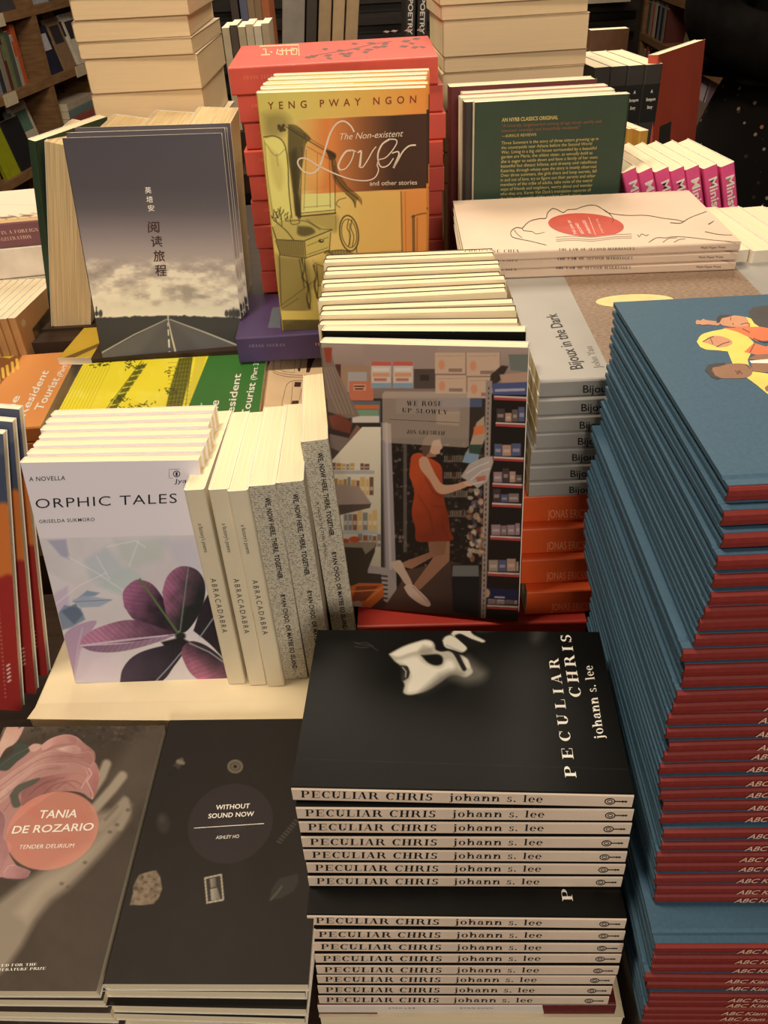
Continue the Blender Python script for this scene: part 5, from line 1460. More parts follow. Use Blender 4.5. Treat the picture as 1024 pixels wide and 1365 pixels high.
for i, px0 in enumerate((541, 557)):
    k = Book('poetry_magazine', 0.17, 0.30, 0.022, mat('dark_magazine_cover', (52, 48, 46)))
    for u in (0.008, 0.085, 0.162):
        k.text('spine', 'POETRY', (u, 0.006), (u + .068, 0.006), (u, 0.0165), WHITE, bold=0.02)
    p = ony(px0, 30, 2.1)
    place(k, 'stand_spine', (p[0] - 0.014, 2.1, 0.8805), (0, 3, 0), '%s dark magazine spine lettered POETRY beside the tall right cream stack' % ('left' if i == 0 else 'right'), 'dark poetry magazines')
k = plain_kind('brown_paperback', 0.09, 0.2, 0.03, (120, 84, 60))
p = ony(786, 62, 2.2)
place(k, 'stand_face', (p[0], 2.2, 0.8805), (0, 0, 0), 'brown book standing on the far table right of the cream stack', name='brown_paperback')

# ------------------------------------------------------------------ the person in black on the right
def skin_body(name, pts, edges, parent, m):
    """pts: name -> (xyz, radius)"""
    me = bpy.data.meshes.new(name)
    names = list(pts)
    me.from_pydata([pts[n][0] for n in names], [(names.index(a), names.index(b)) for a, b in edges], [])
    o = bpy.data.objects.new(name, me)
    COL.objects.link(o)
    sk = o.modifiers.new('skin', 'SKIN')
    for i, n in enumerate(names):
        r = pts[n][1]
        me.skin_vertices[0].data[i].radius = (r, r) if not isinstance(r, tuple) else r
    me.skin_vertices[0].data[0].use_root = True
    ss = o.modifiers.new('sub', 'SUBSURF')
    ss.levels = ss.render_levels = 2
    me2 = bpy.data.meshes.new_from_object(o.evaluated_get(bpy.context.evaluated_depsgraph_get()))
    o.modifiers.clear()
    o.data = me2
    me2.materials.clear()
    me2.materials.append(m)
    for p in me2.polygons: p.use_smooth = True
    if parent: o.parent = parent
    return o
PX, PY = 0.835, 1.62
per = empty('person', Matrix.Translation((PX, PY, 0)), 'person in a black jacket and long dark flowered skirt at the right edge', 'person')
M_SKIN = mat('skin', (190, 142, 112), 0.5, 0.04, 20)
B_ = {'pelvis': ((0, 0, .95), .13), 'waist': ((0, 0, 1.1), .115), 'chest': ((0, .01, 1.27), .135), 'neckbase': ((0, .01, 1.40), .07), 'neck': ((0, 0, 1.47), .05), 'head': ((0, -.015, 1.56), .085), 'crown': ((0, -.005, 1.66), .075)}
E_ = [('pelvis', 'waist'), ('waist', 'chest'), ('chest', 'neckbase'), ('neckbase', 'neck'), ('neck', 'head'), ('head', 'crown')]
for sg, nm in ((-1, 'a'), (1, 'b')):
    B_.update({'hip' + nm: ((sg * .09, 0, .88), .085), 'knee' + nm: ((sg * .1, -.01, .48), .055), 'ank' + nm: ((sg * .1, .02, .08), .038), 'toe' + nm: ((sg * .11, -.13, .035), .033)})
    E_ += [('pelvis', 'hip' + nm), ('hip' + nm, 'knee' + nm), ('knee' + nm, 'ank' + nm), ('ank' + nm, 'toe' + nm)]
    el, wr, ha = (((-.245, -.04, 1.15), (-.09, -.19, 1.10), (-.01, -.21, 1.11)) if sg < 0 else ((.27, .02, 1.10), (.26, -.12, .92), (.25, -.16, .86)))
    B_.update({'sh' + nm: ((sg * .16, .01, 1.36), .06), 'el' + nm: (el, .043), 'wr' + nm: (wr, .028), 'pa' + nm: (ha, .03)})
    E_ += [('neckbase', 'sh' + nm), ('sh' + nm, 'el' + nm), ('el' + nm, 'wr' + nm), ('wr' + nm, 'pa' + nm)]
    dv = Vector(ha) - Vector(wr); dv.normalize()
    sd = dv.cross(Vector((0, 0, 1) if sg < 0 else (1, 0, 0))).normalized()
    for f in range(4):
        b0 = Vector(ha) + dv * .03 + sd * (f - 1.5) * .017
        ln = (.034, .042, .04, .03)[f]
        m1 = b0 + dv * ln; m2 = m1 + dv * ln * .6 + Vector((0, 0, -.016))
        B_['f%d%s' % (f, nm)] = (tuple(b0), .009); B_['g%d%s' % (f, nm)] = (tuple(m1), .008); B_['h%d%s' % (f, nm)] = (tuple(m2), .007)
        E_ += [('pa' + nm, 'f%d%s' % (f, nm)), ('f%d%s' % (f, nm), 'g%d%s' % (f, nm)), ('g%d%s' % (f, nm), 'h%d%s' % (f, nm))]
    t0 = Vector(ha) - sd * .03; t1 = t0 - sd * .018 + dv * .03
    B_['t' + nm] = (tuple(t0), .011); B_['u' + nm] = (tuple(t1), .009)
    E_ += [('pa' + nm, 't' + nm), ('t' + nm, 'u' + nm)]
skin_body('body', B_, E_, per, M_SKIN)
M_JKT = mat('black_jacket_cloth', (17, 15, 14), 0.95, 0.25, 30, spec=0.05, bump=0.5)
def tube_rows(rows, n, m, nm, parent, ruffle=0.0, k=9):
    s = MB()
    V = []
    for z, rx, ry, cy in rows:
        for i in range(n):
            a = 2 * math.pi * i / n
            f = 1 + ruffle * (rows[0][0] - z) * math.sin(k * a)
            V.append((rx * f * math.cos(a), cy + ry * f * math.sin(a), z))
    F = [(r * n + i, r * n + (i + 1) % n, (r + 1) * n + (i + 1) % n, (r + 1) * n + i) for r in range(len(rows) - 1) for i in range(n)]
    F.append(tuple(range(n)))
    s.add(V, F, m)
    o = s.obj(nm, parent)
    for p in o.data.polygons: p.use_smooth = len(p.vertices) < 5
    return o
tube_rows([(1.43, .07, .065, .01), (1.40, .15, .09, .01), (1.36, .185, .115, .01), (1.27, .195, .14, .0), (1.18, .19, .14, .0), (1.12, .20, .15, .0), (1.075, .225, .17, .0), (1.07, .215, .16, .0)], 40, M_JKT, 'jacket', per, .25, 7)
for sg, nm in ((-1, 'a'), (1, 'b')):
    S_ = {'s': ((sg * .165, .01, 1.37), .062), 'm': ((sg * .215, .0, 1.26), .06), 'e': (B_['el' + nm][0], .056), 'w': (B_['wr' + nm][0], .042)}
    skin_body('sleeve', S_, [('s', 'm'), ('m', 'e'), ('e', 'w')], per, M_JKT)
def skirt_mat():
    m = bpy.data.materials.new('dark_flowered_skirt')
    m.use_nodes = True
    nt = m.node_tree
    b = nt.nodes['Principled BSDF']
    tc = nt.nodes.new('ShaderNodeTexCoord')
    vo = nt.nodes.new('ShaderNodeTexVoronoi'); vo.inputs['Scale'].default_value = 46
    lt = nt.nodes.new('ShaderNodeMath'); lt.operation = 'LESS_THAN'; lt.inputs[1].default_value = 0.15
    rp = nt.nodes.new('ShaderNodeValToRGB')
    for p, c in ((0.0, (150, 70, 56)), (0.35, (120, 112, 100)), (0.6, (40, 34, 32)), (1.0, (60, 48, 44))):
        e = rp.color_ramp.elements.new(p) if p not in (0.0, 1.0) else rp.color_ramp.elements[0 if p == 0 else -1]
        e.color = (*lin(c), 1)
    mx = nt.nodes.new('ShaderNodeMix'); mx.data_type = 'RGBA'
    mx.inputs['A'].default_value = (*lin((17, 14, 13)), 1)
    nt.links.new(tc.outputs['Object'], vo.inputs['Vector'])
    nt.links.new(vo.outputs['Distance'], lt.inputs[0])
    nt.links.new(vo.outputs['Color'], rp.inputs[0])
    nt.links.new(lt.outputs[0], mx.inputs['Factor'])
    nt.links.new(rp.outputs[0], mx.inputs['B'])
    nt.links.new(mx.outputs['Result'], b.inputs['Base Color'])
    b.inputs['Roughness'].default_value = 0.9
    b.inputs['Specular IOR Level'].default_value = 0.1
    return m
tube_rows([(1.10, .165, .125, 0), (1.02, .20, .155, 0), (0.92, .235, .18, 0), (.75, .265, .205, 0), (.5, .30, .24, 0), (.25, .34, .27, 0)], 72, skirt_mat(), 'skirt', per, .06)
H_ = {'a': ((0, .02, 1.64), .1), 'b': ((0, .06, 1.52), .085), 'c': ((0, .08, 1.38), .07)}
skin_body('hair', H_, [('a', 'b'), ('b', 'c')], per, mat('black_hair', (20, 16, 14), 0.45, 0.3, 60, (1, 1, 0.2)))
s = MB()
for sg in (-1, 1):
    s.add([(sg * .033 + q * .011 * math.cos(a), -.098 - .004 * math.sin(abs(q)), 1.575 + .006 * math.sin(a)) for q in (1,) for a in np.linspace(0, 2 * math.pi, 8, endpoint=False)], [tuple(range(8))], INK)
s.add([(-.022, -.094, 1.522), (.022, -.094, 1.522), (.018, -.096, 1.513), (-.018, -.096, 1.513)], [(0, 1, 2, 3)], mat('lips', (150, 80, 72)))
s.obj('face_features', per)
for sg in (-1, 1):
    s = MB()
    s.box((sg * .105 - .045, -.2, 0.001), (sg * .105 + .045, .07, .03), INK)
    s.box((sg * .105 - .04, -.17, 0.03), (sg * .105 + .04, .065, .07), INK)
    s.obj('shoe', per)
# ------------------------------------------------------------------ books on the display table
def yaw_of(A, B):
    return math.degrees(math.atan2(B[1] - A[1], B[0] - A[0]))
def pxpose(kind, ori, pos, rot):
    """photo positions of the faces of a copy standing at this pose, so that prints can be given in photo pixels"""
    ax, off = ORI[ori]
    A = np.array(ax, float).T
    o = np.array(off(kind.w, kind.h, kind.t))
    E3 = np.array(Euler([R_(a) for a in rot]).to_matrix())
    for f in ('front', 'back', 'spine'):
        O, U, V, N, w, h = kind.face(f)
        uv = [(0, h), (w, h), (w, 0), (0, 0)]
        pts = [proj(E3 @ (A @ (O + u * U + v * V) + o) + np.asarray(pos)) for u, v in uv]
        kind.H[f] = (homography(pts, uv), homography(uv, pts))
def hoff(yaw, dx, dy):
    a = R_(yaw)
    return np.array([dx * math.cos(a) - dy * math.sin(a), dx * math.sin(a) + dy * math.cos(a), 0])

C_BLACK = mat('black_cover', (17, 17, 16), 0.38, 0.05, 40, spec=0.16)
C_SPINEW = mat('off_white_spine', (234, 214, 194), 0.5, 0.04, 40)
C_NAVY = mat('blue_cloth_boards', (64, 97, 122), 0.62, 0.05, 500, spec=0.3)
C_REDCL = mat('red_cloth_spine', (128, 42, 37), 0.6, 0.05, 300, spec=0.3)
C_ORANGE = mat('orange_cover', (226, 92, 40), 0.5, 0.04, 30)
C_CORAL = mat('coral_red_box', (214, 88, 74), 0.42, 0.06, 25)
C_PURPLE = mat('purple_cover', (82, 66, 112), 0.45, 0.08, 25)
C_GREYW = mat('light_grey_cover', (164, 161, 157), 0.45, 0.03, 30)
C_GREEN = mat('dark_green_cover', (46, 66, 48), 0.5, 0.05, 40)
C_PINK = mat('pink_cover', (226, 84, 148), 0.5, 0.04, 40)
C_CREAMC = mat('cream_card_cover', (238, 222, 188), 0.7, 0.05, 12)
C_WHITE = mat('white_cover', (236, 228, 216), 0.5, 0.03, 40)
C_BLUSH = mat('blush_cover', (230, 206, 184), 0.5, 0.03, 20)
C_RED = mat('red_cover', (172, 50, 40), 0.45, 0.05, 20)
C_MAROON = mat('maroon_cover', (104, 34, 34), 0.5, 0.06, 40)

# --- stack of black novels in front -------------------------------------------------
PCL = [(388, 1050.5, 845.5, 1060), (394, 1076, 842, 1078.6), (398, 1095, 838.5, 1097), (401, 1115, 835.7, 1116), (404, 1132.5, 834, 1135), (408, 1150, 831, 1152), (410, 1168, 827.7, 1169),
       (409, 1220.6, 832, 1225), (413, 1239.4, 831, 1241), (416, 1256, 827.7, 1257.7), (419, 1272, 825, 1272), (421, 1287, 821.6, 1288), (422, 1300, 818, 1301), (423, 1314, 813.6, 1315), (424, 1327.5, 810, 1328.5)]
PCZ, PCT = 0.938, 0.0131
K_PC = Book('black_novel', 0.129, 0.1955, 0.0128, C_BLACK, C_SPINEW)
for k, (a, b, c, d) in enumerate(PCL):
    z = PCZ - k * PCT
    A, B = onz(a, b, z), onz(c, d, z)
    pos, rot = (A[0], A[1], z - K_PC.t), (0, 0, yaw_of(A, B))
    if k == 0:
        pxpose(K_PC, 'spine_front', pos, rot)
        build_pc(K_PC)
    up = k < 7
    lab = '%s black novel with off-white spine, %s half of front stack' % (ORD[k] if up else (ORD[k - 7]), 'upper' if up else 'lower')
    if k == 0: lab = 'topmost black novel of the front stack, its cover showing a face in profile'
    place(K_PC, 'spine_front', pos, rot, lab, 'black novels in the front stack')
z = PCZ - 15 * PCT
K_MW = Book('maroon_paperback', 0.15, 0.205, 0.013, C_MAROON, C_WHITE)
A, B = onz(423, 1340, z), onz(822, 1340, z)
K_MW.h = float(np.linalg.norm(A - B)); K_MW.__init__('maroon_paperback', 0.15, K_MW.h, 0.013, C_MAROON, C_WHITE)
K_MW.poly('spine', [(K_MW.h * .765, .0002), (K_MW.h, .0002), (K_MW.h, .0128), (K_MW.h * .755, .0128)], C_MAROON)
K_MW.poly('spine', [(.0, .0002), (K_MW.h * .2, .0002), (K_MW.h * .2, .0022), (.0, .0022)], C_MAROON)
GREYT = mat('grey_lettering', (150, 140, 128))
K_MW.text('spine', 'RYAN', (.049, .008), (.058, .008), (.049, .0102), GREYT, spacing=1.4)
K_MW.text('spine', 'LEE', (.060, .008), (.067, .008), (.060, .0102), GREYT, spacing=1.4)
K_MW.text('spine', 'RYAN', (.098, .008), (.108, .008), (.098, .0102), GREYT, spacing=1.4)
K_MW.text('spine', 'SUNN', (.110, .008), (.120, .008), (.110, .0102), GREYT, spacing=1.4)
place(K_MW, 'spine_front', (A[0], A[1], z - .0132), (0, 0, yaw_of(A, B)), 'maroon paperback with white spine under the stack of black novels')
z -= .0134
K_CR = Book('cream_paperback', 0.15, 0.21, 0.028, C_CREAMC, None, None, PAGE)
place(K_CR, 'fore_front', (A[0], A[1] - .002, z - .0282), (0, 0, yaw_of(A, B)), 'paperback showing cream page edges at the very bottom of the front stack')
tpart('riser', (-0.13, 0.17, 0.70), (0.13, 0.43, 0.7025))

# --- tall stack of blue picture books ------------------------------------------------
ABCL = [(972.8, 651), (966.4, 684), (966.4, 714.6), (958.3, 744.4), (953.5, 768.6), (949.4, 792.8), (941.4, 812), (934, 827.4), (928.5, 848.5), (911.6, 868.7), (914, 888.8), (911.6, 904), (903.5, 924.3), (898.7, 939.6), (892, 955), (889.8, 973.4), (893, 992), (886.6, 1004.9), (881, 1021), (881, 1039.5), (882, 1056), (885, 1071), (882.8, 1087.9), (885.8, 1109), (883, 1125), (876.8, 1139.6), (876.8, 1152.7), (875, 1169), (876, 1182.7), (874, 1194.4),
        (874.4, 1262.6), (872, 1275.8), (870, 1288), (861, 1301), (863.4, 1310.8), (866.7, 1326.7), (865.6, 1334.8), (860, 1344.7), (859, 1352), (857, 1361)]
ABZ, ABT = 1.13, 0.0088
K_AB = Book('picture_book', 0.214, 0.25, 0.0086, C_NAVY, C_REDCL, None, PAGE_W, hard=True)
ABCOUNT = len(ABCL)
for k, (a, b) in enumerate(ABCL):
    z = ABZ - k * ABT
    A = onz(a, b, z)
    yw = -0.7 - 2.4 * min(k, 29) / 29 + rng.uniform(-.5, .5) * (k > 0)
    pos, rot = (A[0], A[1], z - K_AB.t), (0, 0, yw)
    if k == 0:
        pxpose(K_AB, 'spine_front', pos, rot)
        build_abc(K_AB)
    if k == 0: lab = 'topmost blue picture book of the tall stack, children drawn on its cover'
    elif k < 30: lab = '%s blue picture book with red spine, upper part of the tall stack' % ORD[k]
    else: lab = '%s blue picture book with red spine below the wide blue cover strip' % ORD[k - 30]
    place(K_AB, 'spine_front', pos, rot, lab, 'blue picture books in the tall stack')
tpart('riser', (0.152, 0.215, 0.70), (0.40, 0.43, ABZ - (ABCOUNT - 1) * ABT - .0090))

# --- two low stacks at the lower left --------------------------------------------------
K_WS = Book('poetry_paperback', 0.1235, 0.185, 0.0105, mat('soot_black_cover', (34, 30, 27), 0.6, 0.05, 40, spec=.15))
WSP, WSR = np.array([-0.1830, 0.2355, 0.8400]), (4.5, 0, -3.2)
pxpose(K_WS, 'face_up', WSP - np.array([0, 0, K_WS.t]), WSR)
build_wsn(K_WS)
for k in range(5):
    dx, dy = ((0, 0), (-.003, .001), (-.003, -.003), (-.005, -.003), (-.006, -.002))[k]
    place(K_WS, 'face_up', WSP + hoff(-3.2, dx, dy) - np.array([0, 0, K_WS.t + k * .0109]), (WSR[0] - .6 * k, 0, WSR[2] - .4 * k),
          'topmost sooty black paperback with small relics on its cover, lower left' if k == 0 else '%s sooty black paperback, cream page edges out, lower left centre' % ORD[k], 'black poetry paperbacks at lower left')
K_TA = Book('poetry_paperback', 0.126, 0.185, 0.0105, mat('sepia_cover', (78, 68, 58), 0.5, 0.05, 40))
TA = onz(129, 1319.5, .838) - hoff(-3.2, .126, 0)
pxpose(K_TA, 'face_up', TA - np.array([0, 0, K_TA.t]), (4.5, 0, -3.2))
build_tania(K_TA)
for k in range(5):
    dx, dy = ((0, 0), (.0015, .000), (.004, -.002), (.003, .001), (.007, -.003))[k]
    place(K_TA, 'face_up', TA + hoff(-3.2, dx, dy) - np.array([0, 0, K_TA.t + k * .0109]), (4.5 - .6 * k, 0, -3.2 - .3 * k),
          'topmost paperback with a pink rose and an outstretched hand on its cover' if k == 0 else '%s sepia paperback, page edges out, in the lower left corner' % ORD[k], 'rose and hand paperbacks at lower left')
tpart('riser', (-0.33, 0.26, 0.70), (-0.085, 0.42, 0.778))

# --- cream platform book, upright novella and poem spines ---------------------------------
K_PL = Book('cream_folio', 0.24, 0.185, 0.0275, C_CREAMC, None, None, PAGE)
fol = place(K_PL, 'face_up', (-0.2885, 0.4385, 0.8155), (0, 0, -2), 'large cream folio lying flat under the upright novellas')
s = MB()
for a in range(7):
    pass
n = 12
V = []
for i in range(n + 1):
    u = i / n
    for v in (0, 1):
        V.append((0.002 + 0.237 * u, -0.006 + 0.02 * v - .004 * u, 0.0278 + (0.006 * (1 - u) ** 2) * (1 - v)))
s.add(V, [(2 * i, 2 * i + 2, 2 * i + 3, 2 * i + 1) for i in range(n)], C_CREAMC)
fl = s.obj('loose_cover_flap', fol)

K_OR = Book('novella', 0.127, 0.2, 0.0108, C_WHITE)
ORP, ORR = np.array([-0.2618, 0.4722, 0.8436]), (-7.8, 1.7, -1.7)
pxpose(K_OR, 'stand_face', ORP, ORR)
build_orphic(K_OR)
for k in range(7):
    dx = (0, .0015, .003, .004, .002, .003, .004)[k]
    place(K_OR, 'stand_face', ORP + hoff(-1.7, dx, k * .0111), (ORR[0], ORR[1] * (1 - k * .1), ORR[2]),
          'frontmost upright novella with dark purple leaves on a white cover' if k == 0 else '%s upright white novella behind the purple leaf cover' % NTH[k], 'white novellas leaning in a row')
K_A = Book('poem_paperback', 0.124, 0.185, 0.0145, mat('ivory_cover', (228, 218, 192), 0.5, 0.03, 30))
AP = [((-0.1344, 0.4619, 0.8436), (-3.3, -1.0, -1.8)), ((-0.1169, 0.4591, 0.8437), (-3.8, -1.1, -.6)), ((-0.102, 0.4569, 0.8437), (-3.5, -1.5, -.6))]
pxpose(K_A, 'stand_spine', *AP[2])
build_abra(K_A)
for k, (p, r) in enumerate(AP):
    place(K_A, 'stand_spine', p, r, '%s upright ivory spine right of the leaf cover' % ('first', 'second', 'third')[k], 'ivory spines beside the novella')
K_N = Book('anthology', 0.124, 0.185, 0.0195, mat('scribbled_cover', (206, 196, 172), 0.5, 0.05, 30))
NP = [((-0.089, 0.4636, 0.8436), (-2.9, -1.3, -.1)), ((-0.0685, 0.4659, 0.8436), (-2.9, -1.6, 1.3))]
pxpose(K_N, 'stand_spine', *NP[0])
build_now(K_N)
for k, (p, r) in enumerate(NP):
    place(K_N, 'stand_spine', p, r, '%s anthology spine covered in handwriting, beside the ivory spines' % ('left', 'middle')[k], 'handwriting covered anthologies')
K_N2 = Book('anthology', 0.124, 0.2, 0.0195, mat('scribbled_cover', (206, 196, 172)))
NP2 = ((-0.0466, 0.4885, 0.8436), (-4.5, -2.6, 2.4))
pxpose(K_N2, 'stand_spine', *NP2)
build_now(K_N2, True)
place(K_N2, 'stand_spine', *NP2, 'tallest anthology spine covered in handwriting, touching the shop photo cover', 'handwriting covered anthologies')

# --- convenience-store cover novels ---------------------------------------------------------
K_RB = Book('red_hardback', 0.19, 0.182, 0.034, C_RED, None, None, PAGE)
for k in range(2):
    place(K_RB, 'spine_front', (-0.0265 , 0.478 + .002 * k, 0.884 - .0343 * (k + 1)), (0, 0, -2.5 - k), ('upper' if k == 0 else 'lower') + ' red book lying flat under the leaning shop photo novels', 'red books under the leaning novels')
K_WR = Book('story_collection', 0.142, 0.2235, 0.0124, mat('dusk_cover', (60, 52, 48), 0.4, 0.05, 40))
WRP, WRR = np.array([-0.0375, 0.5034, 0.8845]), (-6.1, -1.6, -13.7)
pxpose(K_WR, 'stand_face', WRP, WRR)
build_wrus(K_WR)
WRN = 13
K_WR2 = Book('story_collection', 0.142, 0.2235, 0.0128, C_CREAMC, C_CREAMC, C_CREAMC, PAGE, edge=mat('dark_cover_edge', (66, 54, 46)))
K_WR3 = Book('story_collection', 0.142, 0.2235, 0.0124, C_BLACK, C_BLACK, C_CREAMC, PAGE)
for k in range(WRN):
    dx = 0 if k == 0 else (.000, .0012, -.0012)[k % 3] - .0011 * k
    yw = WRR[2] * (1 - min(k, 5) * .16)
    p = WRP + hoff(-4, dx, k * .0140 + (.004 if k else 0))
    place(K_WR if k == 0 else K_WR3 if k == 1 else K_WR2, 'stand_face', p + np.array([0, 0, -.0003 * (k > 0) + (.0016 if k % 2 else 0)]), (WRR[0] + .25 * k * (k < 8) + 2 * (k >= 8), WRR[1] * (1 - min(k, 10) * .1), yw if k else WRR[2]),
          'frontmost story collection with a woman in an orange dress leaping in a shop' if k == 0 else '%s story collection in the leaning row behind the shop photo cover' % NTH[k], 'story collections leaning in a row')

# --- grey and orange stack -----------------------------------------------------------------
JL = [(697, 662), (696, 705.5), (696, 746.8), (703, 789.5)]
K_J = Book('orange_novel', 0.15, 0.215, 0.0250, C_ORANGE)
for k, (a, b) in enumerate(JL):
    z = 0.985 - k * .02525
    A = onz(a, b, z)
    pos, rot = (A[0], A[1], z - K_J.t), (0, 0, -1.5 + .3 * k)
    if k == 0:
        pxpose(K_J, 'spine_front', pos, rot); build_jonas(K_J)
    place(K_J, 'spine_front', pos, rot, '%s thick orange novel under the light grey books' % ORD[k], 'orange novels in the middle stack')
tpart('riser', (0.165, 0.52, 0.815), (0.32, 0.66, 0.8835))
BL = [(720.3, 508), (718.6, 533), (717, 556.7), (715.6, 578.5), (708.6, 600.3), (706.9, 622.2), (706, 644)]
K_B = Book('grey_poetry_book', 0.235, 0.245, 0.0133, C_GREYW)
for k, (a, b) in enumerate(BL):
    z = 1.08 - k * .01355
    A = onz(a, b, z)
    pos, rot = (A[0], A[1], z - K_B.t), (0, 0, -1.5)
    if k == 0:
        pxpose(K_B, 'spine_front', pos, rot); build_bijoux(K_B)
    place(K_B, 'spine_front', pos, rot, 'topmost light grey poetry book with a woven brown picture, middle stack' if k == 0 else '%s light grey poetry book in the middle stack' % ORD[k], 'grey poetry books in the middle stack')

# --- blush books on top ----------------------------------------------------------------------
K_L = Book('blush_poetry_book', 0.152, 0.2325, 0.0080, C_BLUSH)
LL = [(619, 338, 990, 322), (618, 350, 988, 335), (617, 362, 987, 348)]
for k, (a, b, c, d) in enumerate(LL):
    z = 1.1045 - k * .0082
    A, B = onz(a, b, z), onz(c, d, z)
    pos, rot = (A[0], A[1], z - K_L.t), (0, 0, yaw_of(A, B))
    if k == 0:
        pxpose(K_L, 'spine_front', pos, rot); build_law(K_L)
    place(K_L, 'spine_front', pos, rot, ('topmost blush poetry book with a red oval and line drawn figure', 'middle blush poetry book of the three, by its spine', 'lowest blush poetry book of the three, on the grey book')[k], 'three blush poetry books')

# --- dark green back cover and the books behind it ---------------------------------------------
K_G = Book('green_classic', 0.148, 0.215, 0.014, C_GREEN)
GA = ony(633, 137, .86)
GP, GR = np.array([GA[0], .86, GA[2] - .2145]), (-2.5, 0, 0)
GP[1] -= .0095
pxpose(K_G, 'stand_back', GP, GR); build_nyrb(K_G)
place(K_G, 'stand_back', GP, GR, 'dark green paperback showing its back cover blurb', 'upright classics behind the blush books')
for k, (kx, nm, rgb, t, w, dz, ori) in enumerate(((-.008, 'black spined', (52, 46, 44), .018, .150, -.0015, 'stand_face'), (-.010, 'cream', (226, 212, 190), .018, .152, -.001, 'stand_back'), (-.006, 'pale pink', (214, 150, 140), .018, .146, -.0005, 'stand_back'), (-.017, 'maroon spined', (92, 32, 36), .026, .150, .003, 'stand_face'))):
    kk = plain_kind('classic_paperback', w, .2145 + dz, t, rgb)
    yy = GP[1] + .0145 + (0, .0185, .037, .0555)[k]
    place(kk, ori, (GP[0] + kx, yy, GP[2]), (-2.5, 0, 0), '%s upright paperback, %s behind the dark green cover' % (nm, ('first', 'second', 'third', 'fourth')[k]), 'upright classics behind the blush books', name='classic_paperback')
tpart('riser', (0.085, 0.846, 0.955), (0.265, 0.96, GP[2] - .0004))

# --- pink spines ---------------------------------------------------------------------------------
K_M = Book('pink_story_collection', 0.105, 0.173, 0.0146, C_PINK)
ML = [(830, 231), (851.5, 231), (873.4, 230), (894, 229), (914, 227), (938, 225.6), (961, 223)]
for k, (a, b) in enumerate(ML):
    z = 1.1195
    A = onz(a, b, z)
    rot = (0, -20 + .5 * k, 7)
    pos = A - np.array(Euler([R_(q) for q in rot]).to_matrix()) @ np.array([0, 0, K_M.h])
    if k == 0:
        pxpose(K_M, 'stand_spine', pos, rot); build_ministry(K_M)
    place(K_M, 'stand_spine', pos, rot, '%s pink spine with white lettering right of the green cover' % ('first', 'second', 'third', 'fourth', 'fifth', 'sixth', 'last')[k], 'pink spines in a row')

# --- cream topped books at the right edge, over the blue stack --------------------------------------
for k in range(5):
    kk = plain_kind('cream_paperback', .128, .2, .0215, (236, 226, 208))
    A = np.array([.309 + .0222 * k, .702 - .003 * k, .8905])
    place(kk, 'stand_spine', A, (0, 0, 4), '%s upright cream paperback right of the blush books' % ('first', 'second', 'third', 'fourth', 'fifth')[k], 'cream paperbacks beyond the blue stack', name='cream_paperback')
tpart('riser', (0.30, 0.68, 0.815), (0.43, 0.772, 0.890))

# --- black spines with cream tops, and neighbours -----------------------------------------------------
K_S = Book('black_history', 0.13, 0.215, 0.0222, mat('charcoal_cover', (58, 55, 52), 0.5, 0.06, 30))
build_singa(K_S)
for k, (a, b) in enumerate(((794, 91), (815, 89), (837, 87), (859, 85))):
    A = onz(a, b, 1.1705)
    place(K_S, 'stand_spine', (A[0], 1.135, .9555), (0, 0, 8), '%s charcoal spine with white lettering behind the green cover' % ('first', 'second', 'third', 'fourth')[k], 'charcoal spines at the back right')
kk = Book('red_brown_book', .14, .225, .014, mat('red_brown_cover', (190, 82, 60), .5, .06, 20))
kk.poly('front', [(.02, .07), (.055, .07), (.055, .14), (.02, .14)], mat('charcoal_cover', (58, 55, 52)))
A = onz(881, 86, 1.1705)
place(kk, 'stand_face', (A[0] + .010, 1.13, .9555), (-4, 0, 48), 'red brown book facing out at the right end of the charcoal spines')
for k, (a, b) in enumerate(((838, 172), (853, 175))):
    A = onz(a, b, 1.12)
    kk = plain_kind('mustard_paperback', .11, .1645, .0122, (196, 150, 66))
    place(kk, 'stand_spine', (A[0], A[1], .9555), (0, 0, 14), ('left', 'right')[k] + ' mustard spine between the charcoal and the pink spines', 'mustard spines', name='mustard_paperback')

PAGE_S = page_mat('smooth_cream_pages', (222, 198, 162), 0.03)
# --- tall cream stacks at the back ------------------------------------------------------------------------
K_T = {}
def fat(w, h, t, n=[0]):
    return Book('thick_paperback', w, h, t, C_CREAMC, None, None, PAGE_S, edge=mat('tan_card_edge', (150, 124, 94)))  # darker tan card edges between the page blocks
zs = [ony(105, y, 1.05)[2] for y in (-40, -2, 28, 57, 80, 127)]
zs += [zs[-1] - .045, zs[-1] - .085, zs[-1] - .125]
zs = [q for q in zs if q > .985] + [.955]
for k in range(len(zs) - 1):
    t = zs[k] - zs[k + 1]
    dx = (0, .002, -.001, .0, .003, .002, .004, .002, .003)[k]
    place(fat(.127, .185, t - .0004), 'face_up', (-0.3085 + dx, 1.05, zs[k + 1] + .0002), (0, 0, -2 + (k % 3) - .5), '%s thick cream paperback of the tall left stack' % ORD[k], 'thick paperbacks in the left cream stack')
zs = [ony(590, y, 1.05)[2] for y in (-45, 8, 28, 77, 98)]
zs += [zs[-1] - .04, zs[-1] - .085, zs[-1] - .12]
zs = [q for q in zs if q > .985] + [.955]
for k in range(len(zs) - 1):
    t = zs[k] - zs[k + 1]
    dx = (-.004, -.002, .0, .001, -.001, .001, .0, .001)[k]
    place(fat(.164, .125, t - .0004), 'face_up', (0.0945 + dx, 1.05, zs[k + 1] + .0002), (0, 0, 2.2 + (k % 2) * .8), '%s thick cream paperback of the tall right stack' % ORD[k], 'thick paperbacks in the right cream stack')

